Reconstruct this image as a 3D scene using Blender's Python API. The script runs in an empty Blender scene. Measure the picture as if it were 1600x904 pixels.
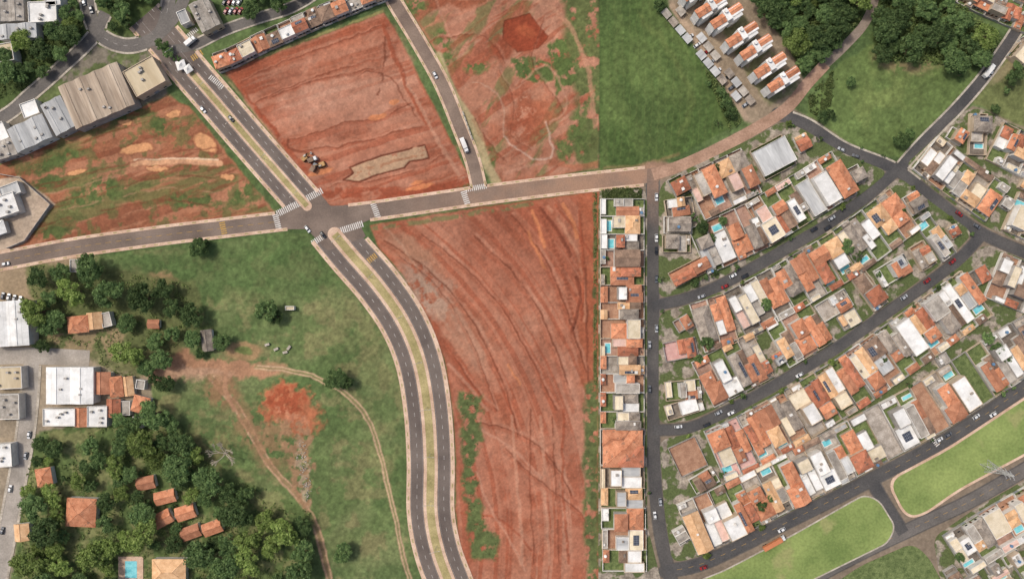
import bpy, math, random
import numpy as np
from mathutils import Vector, Matrix
random.seed(7); np.random.seed(7)
S=0.36; CAMH=400.0
scene=bpy.context.scene
COL=scene.collection
def W(p): return ((p[0]-800)*S,(452-p[1])*S)
def s2l(c):
    out=[]
    for v in c[:3]:
        v=v/255.0
        out.append(v/12.92 if v<=0.04045 else ((v+0.055)/1.055)**2.4)
    return out
KALB=0.88
def alb(c,k=1.0):
    return tuple(min(0.9,x*KALB*k) for x in s2l(c))+(1.0,)
# ---------------------------------------------------------------- materials
def base_mat(name):
    m=bpy.data.materials.new(name); m.use_nodes=True
    nt=m.node_tree; b=nt.nodes["Principled BSDF"]
    return m,nt,b
def mat_noise(name,c1,c2,scale=1.0,detail=6,rough=0.9,bump=0.0,stretch=(1,1,1),rand=0.0,fine=0.25,fscale=6.0,metal=0.0,world=False,spec=0.2,lo=0.35,hi=0.65,dust=None,patch=None):
    m,nt,b=base_mat(name); N=nt.nodes; L=nt.links
    g=N.new("ShaderNodeNewGeometry")
    if world: src=g.outputs["Position"]
    else:
        t=N.new("ShaderNodeTexCoord"); src=t.outputs["Object"]
    oi=N.new("ShaderNodeObjectInfo")
    mp=N.new("ShaderNodeMapping"); mp.inputs["Scale"].default_value=stretch
    L.new(src,mp.inputs["Vector"])
    if not world:
        cb=N.new("ShaderNodeCombineXYZ"); mm=N.new("ShaderNodeMath"); mm.operation='MULTIPLY'; mm.inputs[1].default_value=97.0
        L.new(oi.outputs["Random"],mm.inputs[0]); L.new(mm.outputs[0],cb.inputs[0]); L.new(mm.outputs[0],cb.inputs[2]); L.new(cb.outputs[0],mp.inputs["Location"])
    n=N.new("ShaderNodeTexNoise"); n.inputs["Scale"].default_value=scale; n.inputs["Detail"].default_value=detail; n.inputs["Roughness"].default_value=0.6
    L.new(mp.outputs[0],n.inputs["Vector"])
    r=N.new("ShaderNodeValToRGB"); r.color_ramp.elements[0].position=lo; r.color_ramp.elements[1].position=hi
    r.color_ramp.elements[0].color=alb(c1); r.color_ramp.elements[1].color=alb(c2)
    L.new(n.outputs["Fac"],r.inputs[0])
    colr=r.outputs[0]
    def mixin(fac,c,col):
        mx=N.new("ShaderNodeMix"); mx.data_type='RGBA'; L.new(fac,mx.inputs[0]); L.new(col,mx.inputs[6]); mx.inputs[7].default_value=alb(c); return mx.outputs[2]
    if dust:
        vd=N.new("ShaderNodeVectorMath"); vd.operation='DISTANCE'; L.new(g.outputs["Position"],vd.inputs[0]); vd.inputs[1].default_value=(dust[0],dust[1],0)
        md=N.new("ShaderNodeMapRange"); md.inputs[1].default_value=dust[2]; md.inputs[2].default_value=dust[3]; md.inputs[3].default_value=1.25; md.inputs[4].default_value=-.25
        L.new(vd.outputs["Value"],md.inputs[0])
        ns=N.new("ShaderNodeTexNoise"); ns.inputs["Scale"].default_value=0.08; ns.inputs["Detail"].default_value=8; L.new(g.outputs["Position"],ns.inputs["Vector"])
        ms=N.new("ShaderNodeMapRange"); ms.inputs[1].default_value=.3; ms.inputs[2].default_value=.7; ms.inputs[3].default_value=.25; ms.inputs[4].default_value=1.0; L.new(ns.outputs["Fac"],ms.inputs[0])
        mu0=N.new("ShaderNodeMath"); mu0.operation='MULTIPLY'; mu0.use_clamp=True; L.new(md.outputs[0],mu0.inputs[0]); L.new(ms.outputs[0],mu0.inputs[1])
        colr=mixin(mu0.outputs[0],dust[4],colr)
    if patch:
        ns=N.new("ShaderNodeTexNoise"); ns.inputs["Scale"].default_value=patch[0]; ns.inputs["Detail"].default_value=6; L.new(src,ns.inputs["Vector"])
        ms=N.new("ShaderNodeMapRange"); ms.inputs[1].default_value=patch[1]-.03; ms.inputs[2].default_value=patch[1]+.03; L.new(ns.outputs["Fac"],ms.inputs[0])
        colr=mixin(ms.outputs[0],patch[2],colr)
    n2=N.new("ShaderNodeTexNoise"); n2.inputs["Scale"].default_value=fscale; n2.inputs["Detail"].default_value=3
    L.new(mp.outputs[0],n2.inputs["Vector"])
    mr=N.new("ShaderNodeMapRange"); mr.inputs[1].default_value=0.3; mr.inputs[2].default_value=0.7; mr.inputs[3].default_value=1-fine; mr.inputs[4].default_value=1+fine
    L.new(n2.outputs["Fac"],mr.inputs[0])
    mr2=N.new("ShaderNodeMapRange"); mr2.inputs[3].default_value=1-rand; mr2.inputs[4].default_value=1+rand*0.7
    L.new(oi.outputs["Random"],mr2.inputs[0])
    mu=N.new("ShaderNodeMath"); mu.operation='MULTIPLY'; L.new(mr.outputs[0],mu.inputs[0]); L.new(mr2.outputs[0],mu.inputs[1])
    vm=N.new("ShaderNodeVectorMath"); vm.operation='SCALE'
    L.new(colr,vm.inputs[0]); L.new(mu.outputs[0],vm.inputs["Scale"])
    L.new(vm.outputs[0],b.inputs["Base Color"])
    b.inputs["Roughness"].default_value=rough; b.inputs["Metallic"].default_value=metal
    b.inputs["Specular IOR Level"].default_value=spec
    if bump>0:
        bp=N.new("ShaderNodeBump"); bp.inputs["Distance"].default_value=bump; bp.inputs["Strength"].default_value=0.6
        L.new(n2.outputs["Fac"],bp.inputs["Height"]); L.new(bp.outputs[0],b.inputs["Normal"])
    return m
M={}
M['terra1']=mat_noise("terracotta_tile",(180,116,84),(214,150,114),0.35,6,rand=0.18,fscale=2.5,fine=0.18,patch=(.35,.62,(156,114,90)))
M['terra2']=mat_noise("terracotta_tile_red",(156,98,72),(194,126,98),0.3,6,rand=0.2,fscale=2.5,fine=0.2,patch=(.35,.60,(134,102,84)))
M['terrab']=mat_noise("aged_brown_terracotta",(158,106,80),(188,132,102),0.3,6,rand=0.14,fscale=2.5,fine=0.2)
M['tan']=mat_noise("tan_tile",(198,154,112),(226,186,144),0.35,6,rand=0.14,fscale=2.5,fine=0.15)
M['cream']=mat_noise("cream_roof",(206,190,160),(228,214,188),0.3,6,rand=0.12,fscale=2.0,fine=0.1)
M['palepink']=mat_noise("pale_pink_roof",(204,168,152),(224,192,178),0.3,6,rand=0.1,fscale=2.0,fine=0.1)
M['greytile']=mat_noise("weathered_grey_tile",(118,108,98),(168,156,142),0.3,7,rand=0.22,fscale=2.0,fine=0.24)
M['browntile']=mat_noise("dark_brown_tile",(116,96,82),(154,128,108),0.3,7,rand=0.2,fscale=2.0,fine=0.22)
M['white']=mat_noise("white_roof_sheet",(210,208,202),(238,236,231),0.2,5,rand=0.1,fscale=1.5,fine=0.06)
M['silver']=mat_noise("grey_metal_roof",(154,154,152),(202,202,199),0.15,6,rand=0.16,fscale=1.3,fine=0.1,stretch=(1,0.15,1))
M['cement']=mat_noise("fibre_cement_roof",(142,134,124),(184,176,164),0.25,6,rand=0.18,fscale=1.5,fine=0.14)
M['rust']=mat_noise("stained_metal_roof",(140,122,104),(194,178,158),0.12,8,rand=0.05,fscale=0.9,fine=0.14,stretch=(1,0.12,1))
M['tanflat']=mat_noise("tan_metal_roof",(178,160,130),(204,190,162),0.1,6,rand=0.05,fscale=0.9,fine=0.06,stretch=(1,0.2,1))
M['wallw']=mat_noise("painted_wall_white",(204,198,188),(228,224,215),0.3,4,rand=0.1,fine=0.05)
M['wallb']=mat_noise("painted_wall_beige",(184,164,140),(208,190,166),0.3,4,rand=0.12,fine=0.06)
M['wallg']=mat_noise("rendered_wall_grey",(154,148,140),(186,180,172),0.3,5,rand=0.12,fine=0.1)
M['paving']=mat_noise("concrete_paving",(142,132,120),(186,176,164),0.3,6,rand=0.16,fscale=1.5,fine=0.16)
M['pavred']=mat_noise("red_tile_paving",(146,114,98),(180,146,128),0.3,6,rand=0.14,fscale=1.5,fine=0.14)
M['pavpink']=mat_noise("pink_tile_paving",(196,150,142),(214,176,166),0.3,5,rand=0.08,fscale=1.5,fine=0.08)
M['pavdark']=mat_noise("dark_paving",(98,90,82),(134,124,112),0.3,6,rand=0.14,fscale=1.5,fine=0.15)
M['yardgrass']=mat_noise("garden_grass",(80,94,54),(116,128,80),0.5,7,rand=0.15,fscale=2.5,fine=0.3)
M['yarddirt']=mat_noise("bare_yard_soil",(148,110,88),(178,140,114),0.3,7,rand=0.1,fscale=2.0,fine=0.2)
M['sidewalk']=mat_noise("beige_sidewalk",(186,154,130),(216,188,164),0.12,6,fscale=1.2,fine=0.14,world=True)
M['sidegrey']=mat_noise("grey_sidewalk",(150,140,126),(192,182,166),0.15,6,fscale=1.2,fine=0.18,world=True)
M['blockground']=mat_noise("block_ground_paving_and_weeds",(118,108,96),(172,160,144),0.2,8,fscale=1.0,fine=0.25,world=True,patch=(0.12,0.47,(86,96,58)))
M['asphalt']=mat_noise("asphalt",(94,84,78),(116,105,97),0.06,7,fscale=1.5,fine=0.1,world=True,rough=0.85)
DP=W((1035,262))
M['asphaltdust']=mat_noise("soil_stained_asphalt",(104,91,82),(132,116,104),0.05,8,fscale=1.2,fine=0.12,world=True,rough=0.88,dust=(DP[0],DP[1],50,190,(156,124,102)))
M['asphaltst3']=mat_noise("dusty_brown_asphalt",(114,98,87),(144,125,110),0.06,8,fscale=1.2,fine=0.14,world=True,rough=0.88)
M['asphaltV']=mat_noise("old_asphalt_soiled_end",(72,70,69),(94,90,86),0.06,8,fscale=1.0,fine=0.16,world=True,rough=0.85,dust=(DP[0],DP[1],4,42,(150,120,100)))
M['asphaltd']=mat_noise("old_asphalt",(70,69,69),(92,89,86),0.06,8,fscale=1.0,fine=0.16,world=True,rough=0.85)
M['asphaltm']=mat_noise("worn_grey_asphalt",(92,88,84),(116,110,104),0.06,8,fscale=1.0,fine=0.14,world=True,rough=0.85)
M['concroad']=mat_noise("light_concrete_road",(142,134,124),(174,165,154),0.08,8,fscale=1.0,fine=0.12,world=True)
M['dirtroad']=mat_noise("dirt_road_surface",(146,116,96),(182,148,126),0.08,8,fscale=0.9,fine=0.16,world=True)
M['greyroad']=mat_noise("dusty_road_surface",(122,110,98),(154,138,124),0.08,8,fscale=0.9,fine=0.14,world=True)
M['median']=mat_noise("dry_grass_median",(142,132,88),(180,164,118),0.12,7,fscale=1.5,fine=0.18,world=True)
M['lawn']=mat_noise("mown_lawn",(106,124,68),(140,154,90),0.035,9,fscale=0.7,fine=0.16,world=True,bump=0.1,patch=(0.05,0.62,(144,146,94)))
M['wpaint']=mat_noise("white_road_paint",(186,180,172),(228,224,216),0.6,5,fine=0.1,world=True)
M['dpaint']=mat_noise("worn_white_lane_paint",(144,138,132),(196,190,182),0.6,5,fine=0.12,world=True)
M['ypaint']=mat_noise("yellow_road_paint",(160,128,70),(204,162,84),0.6,5,fine=0.12,world=True)
M['water']=mat_noise("pool_water",(98,184,194),(140,214,218),0.4,3,rough=0.1,fine=0.04,spec=0.5)
M['glass']=mat_noise("dark_glass",(30,36,42),(44,50,58),0.4,2,rough=0.12,fine=0.02,spec=0.5)
M['door']=mat_noise("wooden_door",(92,62,42),(116,80,54),1.0,4,fine=0.1)
M['metal']=mat_noise("galvanised_steel",(150,152,154),(178,180,182),1.0,3,rough=0.5,fine=0.05,metal=0.3)
M['tyre']=mat_noise("tyre_rubber",(34,33,32),(46,45,44),1.0,3,fine=0.05)
M['tank']=mat_noise("blue_water_tank",(88,120,150),(110,142,170),1.0,3,fine=0.05,rough=0.5)
M['yellow']=mat_noise("dusty_machine_paint",(160,122,74),(186,150,100),1.0,3,fine=0.08,rough=0.6)
M['bark']=mat_noise("bark",(84,70,56),(120,102,84),1.5,6,fine=0.2)
M['palebark']=mat_noise("pale_dead_wood",(172,160,144),(200,188,172),1.5,6,fine=0.1)
M['concrete']=mat_noise("raw_concrete",(160,150,136),(190,182,168),0.6,5,fine=0.1)
carcols={'white':(222,222,220),'silver':(170,172,174),'black':(42,42,44),'red':(150,40,36),'grey':(100,102,106),'blue':(50,70,110),'orange':(200,126,84)}
for k,c in carcols.items():
    M['car_'+k]=mat_noise("car_paint_"+k,tuple(v*0.95 for v in c),c,0.5,2,rough=0.3,fine=0.02,spec=0.5)
def solar_mat():
    m,nt,b=base_mat("solar_cells"); N=nt.nodes; L=nt.links
    t=N.new("ShaderNodeTexCoord")
    br=N.new("ShaderNodeTexBrick"); br.offset=0.0; br.inputs["Scale"].default_value=1.0
    br.inputs["Brick Width"].default_value=1.0; br.inputs["Row Height"].default_value=1.7; br.inputs["Mortar Size"].default_value=0.05
    br.inputs["Color1"].default_value=(0.035,0.042,0.06,1); br.inputs["Color2"].default_value=(0.05,0.055,0.072,1); br.inputs["Mortar"].default_value=(0.28,0.29,0.31,1)
    L.new(t.outputs["Object"],br.inputs["Vector"]); L.new(br.outputs["Color"],b.inputs["Base Color"])
    b.inputs["Roughness"].default_value=0.25
    return m
M['solar']=solar_mat()
def leaf_mat(name,c1,c2,c3):
    m,nt,b=base_mat(name); N=nt.nodes; L=nt.links
    oi=N.new("ShaderNodeObjectInfo"); g=N.new("ShaderNodeNewGeometry")
    n=N.new("ShaderNodeTexNoise"); n.inputs["Scale"].default_value=0.5; n.inputs["Detail"].default_value=4
    L.new(g.outputs["Position"],n.inputs["Vector"])
    r=N.new("ShaderNodeValToRGB"); e=r.color_ramp.elements; e[0].position=0.3; e[1].position=0.72
    e[0].color=alb(c1); e[1].color=alb(c3); x=e.new(0.5); x.color=alb(c2)
    L.new(n.outputs["Fac"],r.inputs[0])
    mr=N.new("ShaderNodeMapRange"); mr.inputs[3].default_value=0.68; mr.inputs[4].default_value=1.6; L.new(oi.outputs["Random"],mr.inputs[0])
    rp=N.new("ShaderNodeMapRange"); rp.inputs[3].default_value=0.7; rp.inputs[4].default_value=1.3; L.new(g.outputs["Random Per Island"],rp.inputs[0])
    mu=N.new("ShaderNodeMath"); mu.operation='MULTIPLY'; L.new(mr.outputs[0],mu.inputs[0]); L.new(rp.outputs[0],mu.inputs[1])
    vm=N.new("ShaderNodeVectorMath"); vm.operation='SCALE'; L.new(r.outputs[0],vm.inputs[0]); L.new(mu.outputs[0],vm.inputs["Scale"])
    L.new(vm.outputs[0],b.inputs["Base Color"]); b.inputs["Roughness"].default_value=0.8; b.inputs["Specular IOR Level"].default_value=0.15
    tr=N.new("ShaderNodeBsdfTranslucent"); L.new(vm.outputs[0],tr.inputs["Color"]); mx=N.new("ShaderNodeMixShader"); mx.inputs[0].default_value=0.35
    L.new(b.outputs[0],mx.inputs[1]); L.new(tr.outputs[0],mx.inputs[2]); L.new(mx.outputs[0],N["Material Output"].inputs["Surface"])
    return m
M['leaf']=leaf_mat("foliage",(72,94,58),(94,116,70),(120,140,88))
M['leafl']=leaf_mat("light_foliage",(100,120,62),(124,142,76),(148,162,98))
M['leafw']=leaf_mat("weed_foliage",(80,96,54),(100,114,66),(122,132,82))
# ---------------------------------------------------------------- mesh helpers
def obj(name,data,parent=None,loc=None,rot=None,**props):
    o=bpy.data.objects.new(name,data); COL.objects.link(o)
    if parent is not None: o.parent=parent
    if loc is not None: o.location=loc
    if rot is not None: o.rotation_euler=(0,0,rot)
    for k,v in props.items(): o[k]=v
    return o
class MB:
    def __init__(s): s.v=[];s.f=[];s.m=[]
    def quad(s,pts,mat=0):
        n=len(s.v); s.v+= [tuple(p) for p in pts]; s.f.append(tuple(range(n,n+len(pts)))); s.m.append(mat)
    def box(s,x0,x1,y0,y1,z0,z1,mat=0):
        n=len(s.v)
        s.v+=[(x0,y0,z0),(x1,y0,z0),(x1,y1,z0),(x0,y1,z0),(x0,y0,z1),(x1,y0,z1),(x1,y1,z1),(x0,y1,z1)]
        for f in ((0,3,2,1),(4,5,6,7),(0,1,5,4),(1,2,6,5),(2,3,7,6),(3,0,4,7)):
            s.f.append(tuple(n+i for i in f)); s.m.append(mat)
    def beam(s,p,q,t,mat=0):
        p=Vector(p);q=Vector(q);d=(q-p)
        if d.length<1e-5:return
        a=d.orthogonal().normalized()*t; b=d.normalized().cross(a)
        n=len(s.v)
        for c in (p,q):
            for u,w in ((1,1),(-1,1),(-1,-1),(1,-1)): s.v.append(tuple(c+a*u*.5+b*w*.5))
        for i in range(4):
            j=(i+1)%4; s.f.append((n+i,n+j,n+4+j,n+4+i)); s.m.append(mat)
        s.f.append((n+3,n+2,n+1,n));s.m.append(mat); s.f.append((n+4,n+5,n+6,n+7));s.m.append(mat)
    def cyl(s,c,r,z0,z1,seg=12,mat=0,axis='z',r2=None):
        n=len(s.v); r2=r if r2 is None else r2
        for k,(z,rr) in enumerate(((z0,r),(z1,r2))):
            for i in range(seg):
                a=2*math.pi*i/seg; u,w=math.cos(a)*rr,math.sin(a)*rr
                if axis=='z': s.v.append((c[0]+u,c[1]+w,z))
                elif axis=='y': s.v.append((c[0]+u,z,c[1]+w))
                else: s.v.append((z,c[0]+u,c[1]+w))
        for i in range(seg):
            j=(i+1)%seg; s.f.append((n+i,n+j,n+seg+j,n+seg+i)); s.m.append(mat)
        s.f.append(tuple(n+i for i in range(seg))[::-1]); s.m.append(mat)
        s.f.append(tuple(n+seg+i for i in range(seg))); s.m.append(mat)
    def mesh(s,name,mats):
        me=bpy.data.meshes.new(name); me.from_pydata(s.v,[],s.f)
        for m in mats: me.materials.append(m)
        if len(mats)>1: me.polygons.foreach_set("material_index",s.m)
        me.update(); return me
def catmull(pts,step=4.0):
    P=[np.array(p,float) for p in pts]; P=[2*P[0]-P[1]]+P+[2*P[-1]-P[-2]]
    out=[]
    for i in range(1,len(P)-2):
        p0,p1,p2,p3=P[i-1:i+3]; n=max(2,int(np.linalg.norm(p2-p1)/step))
        for k in range(n):
            t=k/n
            out.append(0.5*((2*p1)+(-p0+p2)*t+(2*p0-5*p1+4*p2-p3)*t*t+(-p0+3*p1-3*p2+p3)*t**3))
    out.append(P[-2]); return np.array(out)
def normals(P):
    T=np.gradient(P,axis=0); T/=np.linalg.norm(T,axis=1)[:,None]+1e-9
    return np.stack([-T[:,1],T[:,0]],1)
def ribbon_mesh(P,o0,o1,z,name,mat,thick=0,keep=None):
    N=normals(P); mb=MB()
    A=P+N*o0; B=P+N*o1
    for i in range(len(P)-1):
        if keep is not None and not (keep[i] and keep[i+1]): continue
        a0=W(A[i]);a1=W(A[i+1]);b0=W(B[i]);b1=W(B[i+1])
        mb.quad([(*a0,z),(*b0,z),(*b1,z),(*a1,z)][::-1])
        if thick:
            mb.quad([(*a0,z),(*a1,z),(*a1,z-thick),(*a0,z-thick)]); mb.quad([(*b1,z),(*b0,z),(*b0,z-thick),(*b1,z-thick)])
    return mb.mesh(name,[mat])
def inpoly(x,y,poly):
    x=np.asarray(x,float);y=np.asarray(y,float); r=np.zeros(x.shape,bool); n=len(poly)
    for i in range(n):
        x0,y0=poly[i];x1,y1=poly[(i+1)%n]
        c=((y0>y)!=(y1>y))
        xi=(x1-x0)*(y-y0)/((y1-y0) if y1!=y0 else 1e-9)+x0
        r^=c&(x<xi)
    return r
def roundpoly(poly,it=3,maxd=14):
    P=[np.array(p,float) for p in poly]
    for k in range(it):
        out=[]
        for i in range(len(P)):
            a,b,c=P[i-1],P[i],P[(i+1)%len(P)]
            la=np.linalg.norm(a-b);lc=np.linalg.norm(c-b); da=min(la*0.25,maxd/(2**k)); dc=min(lc*0.25,maxd/(2**k))
            out.append(b+(a-b)/max(la,1e-6)*da); out.append(b+(c-b)/max(lc,1e-6)*dc)
        P=out
    return P
def growpoly(poly,g):
    n=len(poly); P=[np.array(p,float) for p in poly]
    area=sum(P[i-1][0]*P[i][1]-P[i][0]*P[i-1][1] for i in range(n)); s=1 if area>0 else -1
    out=[]
    for i in range(n):
        a=P[i]-P[i-1];b=P[(i+1)%n]-P[i]; a/=np.linalg.norm(a);b/=np.linalg.norm(b)
        na=np.array([a[1],-a[0]])*s; nb=np.array([b[1],-b[0]])*s; m=na+nb; m/=max(np.linalg.norm(m),.3)
        out.append(tuple(P[i]+m*g/max(.5,m@na)))
    return out
def poly_slab(poly,z,thick,name,mat,rnd=True,maxd=14,**props):
    P=roundpoly(poly,3,maxd=maxd) if rnd else poly
    pts=[W(p) for p in P]
    area=sum(pts[i-1][0]*pts[i][1]-pts[i][0]*pts[i-1][1] for i in range(len(pts)))
    if area<0: pts=pts[::-1]
    mb=MB(); mb.quad([(x,y,z) for x,y in pts])
    for i in range(len(pts)):
        a=pts[i];b=pts[(i+1)%len(pts)]
        mb.quad([(a[0],a[1],z-thick),(b[0],b[1],z-thick),(b[0],b[1],z),(a[0],a[1],z)])
    return obj(name,mb.mesh(name,[mat]),**props)
# ---------------------------------------------------------------- road network
roads={}
def R(key,pts,half,step=4): roads[key]=(catmull(pts,step),half)
R('aveN',[(225,25),(262,68),(290,103),(335,155),(395,225),(480,322)],25)
R('aveS',[(515,356),(548,396),(592,447),(630,503),(655,565),(668,640),(673,720),(673,800),(684,860),(704,915),(730,980)],31)
R('cross',[(-150,436),(0,408),(120,386),(250,368),(350,356),(435,346),(510,338),(600,327),(730,308),(870,290),(1000,276),(1028,272)],11)
R('st3',[(575,-80),(612,-5),(652,62),(690,130),(717,195),(738,250),(750,300)],9)
R('dirt',[(1020,273),(1055,262),(1100,243),(1170,207),(1228,170),(1262,130),(1290,100)],9)
R('dirt2',[(1285,105),(1320,72),(1352,35),(1368,-10),(1372,-90)],7)
R('V',[(1020,264),(1020,480),(1021,700),(1029,810),(1042,880),(1062,950),(1090,1020)],9)
R('A',[(1020,478),(1075,465),(1130,443),(1200,405),(1290,352),(1360,303),(1405,262)],7.5)
R('B',[(1020,672),(1080,667),(1140,640),(1210,602),(1300,548),(1400,478),(1490,412),(1535,366)],7.5)
R('C',[(1040,892),(1090,882),(1150,856),(1230,815),(1330,765),(1480,685),(1620,592),(1760,500)],9.5)
R('D',[(1215,178),(1262,195),(1320,232),(1400,265),(1460,310),(1530,362),(1620,402),(1760,460)],8)
R('E',[(1402,268),(1440,225),(1490,175),(1530,130),(1560,90),(1590,45),(1640,-40)],8)
R('F',[(1180,990),(1260,912),(1340,866),(1440,818),(1520,780),(1620,722),(1760,640)],10)
R('G',[(1362,750),(1385,790),(1412,832)],9)
R('ringroad',[(130,-60),(140,20),(158,56),(200,72),(245,56),(262,15),(270,-60)],10)
R('nw',[(-120,240),(0,186),(50,146),(100,102),(145,58),(165,20)],9)
R('ne',[(235,66),(262,40),(285,5),(310,-70)],9)
R('park',[(262,78),(300,72),(350,48),(400,30),(470,5),(560,-60)],7)
R('west',[(50,552),(46,620),(38,690),(25,760),(8,850),(-10,940)],12)
R('westx',[(-120,562),(0,556),(60,556),(140,560)],13)
junction=[(436,328),(468,314),(498,300),(516,322),(590,318),(592,337),(562,350),(572,370),(512,392),(480,358),(432,358),(430,334)]
def near_road(pts,skip=(),extra=0):
    pts=np.asarray(pts,float); hit=np.zeros(len(pts),bool)
    for k,(P,h) in roads.items():
        if k in skip: continue
        d=np.sqrt(((pts[:,None,:]-P[None,:,:])**2).sum(2)).min(1)
        hit|=d<h+extra
    return hit
# ---------------------------------------------------------------- terrain
T=np.random.RandomState(3).rand(256,256)
def vn(x,y,seed):
    xi=np.floor(x).astype(int);yi=np.floor(y).astype(int); fx=x-xi;fy=y-yi
    fx=fx*fx*(3-2*fx);fy=fy*fy*(3-2*fy)
    a=(xi+seed*37)&255;b=(yi+seed*91)&255;a1=(a+1)&255;b1=(b+1)&255
    return (T[a,b]*(1-fx)+T[a1,b]*fx)*(1-fy)+(T[a,b1]*(1-fx)+T[a1,b1]*fx)*fy
def fbm(x,y,sc,oc=4,seed=1):
    r=0;amp=0.5;t=0;x=x/sc;y=y/sc
    for i in range(oc):
        r=r+vn(x,y,seed+i)*amp; t+=amp; amp*=0.55; x=x*2.03+11.3;y=y*2.03+5.7
    return r/t
STEP=1.4
gx=np.arange(-170,1771,STEP); gy=np.arange(-130,1040,STEP); NX,NY=len(gx),len(gy)
X,Y=np.meshgrid(gx,gy); X=X.ravel();Y=Y.ravel()
C=np.zeros((len(X),3)); H=np.zeros(len(X))
WX=(fbm(X,Y,22,4,5)-0.5); WY=(fbm(X,Y,22,4,15)-0.5)
WX2=(fbm(X,Y,7,3,25)-0.5); WY2=(fbm(X,Y,7,3,35)-0.5)
def ss(a,b,x): t=np.clip((x-a)/(b-a),0,1); return t*t*(3-2*t)
def sub(pts,m):
    xs=[p[0] for p in pts];ys=[p[1] for p in pts]
    return np.where((X>min(xs)-m)&(X<max(xs)+m)&(Y>min(ys)-m)&(Y<max(ys)+m))[0]
def dist_pl(x,y,P):
    d=np.full(x.shape,1e9)
    for i in range(len(P)-1):
        ax,ay=P[i];bx,by=P[i+1];dx,dy=bx-ax,by-ay; L=dx*dx+dy*dy+1e-9
        t=np.clip(((x-ax)*dx+(y-ay)*dy)/L,0,1)
        d=np.minimum(d,(x-ax-t*dx)**2+(y-ay-t*dy)**2)
    return np.sqrt(d)
def comp(i,a,col,h=0):
    C[i]=C[i]*(1-a[:,None])+np.array(col,float)[None,:]*a[:,None]
    if h: H[i]+=h*0.55*a
def patch(i,x,y,p):
    if p is None: return 1.0
    sc,thr,seed=p[:3]; sf=p[3] if len(p)>3 else 0.06
    return ss(thr-sf,thr+sf,fbm(x,y,sc,5,seed))
def fill(poly,col,alpha=1,soft=2.5,warp=10,p=None,h=0):
    i=sub(poly,soft+warp+6); x=X[i]+WX[i]*warp+WX2[i]*warp*0.4;y=Y[i]+WY[i]*warp+WY2[i]*warp*0.4
    d=dist_pl(x,y,list(poly)+[poly[0]]); d=np.where(inpoly(x,y,poly),d,-d)
    comp(i,ss(-soft,soft,d)*alpha*patch(i,X[i],Y[i],p),col,h)
def stroke(pts,w,col,alpha=1,soft=1.5,warp=6,p=None,h=0,smooth=True):
    P=catmull(pts,12) if smooth and len(pts)>2 else np.array(pts,float)
    i=sub(pts,w+soft+warp+8); x=X[i]+WX[i]*warp+WX2[i]*warp*0.3;y=Y[i]+WY[i]*warp+WY2[i]*warp*0.3
    d=dist_pl(x,y,P)
    comp(i,ss(w/2+soft,w/2-soft,d) *alpha*patch(i,X[i],Y[i],p),col,h)
def blob(cx,cy,rx,ry,col,alpha=1,ang=0,warp=12,soft=0.25,p=None,h=0):
    m=max(rx,ry); i=sub([(cx,cy)],m*1.4+warp); x=X[i]+WX[i]*warp+WX2[i]*warp*.5-cx;y=Y[i]+WY[i]*warp+WY2[i]*warp*.5-cy
    a=math.radians(ang); u=x*math.cos(a)+y*math.sin(a);v=-x*math.sin(a)+y*math.cos(a)
    r=np.sqrt((u/rx)**2+(v/ry)**2)
    comp(i,ss(1+soft,1-soft,r)*alpha*patch(i,X[i],Y[i],p),col,h)
def streaks(poly,ang,ls,ws,col,alpha,thr,seed,sf=0.1,h=0,centre=None,soft=6,wp=6):
    i=sub(poly,4); x=X[i]+WX[i]*wp;y=Y[i]+WY[i]*wp
    d=dist_pl(x,y,list(poly)+[poly[0]]); ins=np.where(inpoly(x,y,poly),ss(0,soft,d),0)
    if centre is None:
        a=math.radians(ang); u=x*math.cos(a)+y*math.sin(a);v=-x*math.sin(a)+y*math.cos(a)
    else:
        r=np.hypot(x-centre[0],y-centre[1]); u=np.arctan2(y-centre[1],x-centre[0])*500; v=r
    n=fbm(u/ls*10,v/ws*10,10,4,seed)
    comp(i,ins*ss(thr-sf,thr+sf,n)*alpha,col,h)
G_D=(72,90,54); G_M=(88,104,64); G_L=(112,122,78)
SOIL=(150,90,67); SL=(168,112,88); SP=(178,131,108); SD=(106,58,42); SR=(142,74,52); SO=(196,126,84)
tk=[0]
def track(pts,w=2.2,a=.8,dark=SD,light=SP,h=.5,warp=5):
    tk[0]+=1; g=(30,.34,300+tk[0]*3,.12)
    stroke([(x+w*1.6,y-w*1.2) for x,y in pts],w*2.0,light,a*.55,1.6,warp,(40,.40,500+tk[0]*3,.12))
    stroke(pts,w,dark,a*.9,1.1,warp,g,h)
    stroke([(x-w*1.8,y+w*1.4) for x,y in pts],w*2.4,SR,a*.4,2.0,warp)
C[:]=G_M
a=ss(0.42,0.6,fbm(X,Y,60,5,50)); C[:]=C*(1-a[:,None]*0.6)+np.array(G_D)*a[:,None]*0.6
RES=[(1004,255),(1060,255),(1230,165),(1290,195),(1400,255),(1520,165),(1800,260),(1800,1060),(900,1060),(934,890),(934,300)]
fill(RES,(128,114,98),1,3,3)
fill([(-180,-140),(330,-140),(330,60),(300,95),(262,110),(262,150),(85,212),(-180,300)],(122,114,100),1,3,6)
fill([(-180,-140),(330,-140),(330,60),(262,110),(-180,300)],(88,100,60),.9,3,6,(22,.46,49))
fill([(-20,395),(150,400),(130,430),(60,470),(45,560),(-180,560),(-180,400)],(142,124,100),1,4,10,)
fill([(-180,540),(250,548),(245,665),(60,672),(30,904),(-180,1000)],(148,134,114),1,3,6)
fill([(228,560),(350,566),(352,590),(250,600)],(170,132,102),0.9,6,14)
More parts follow.
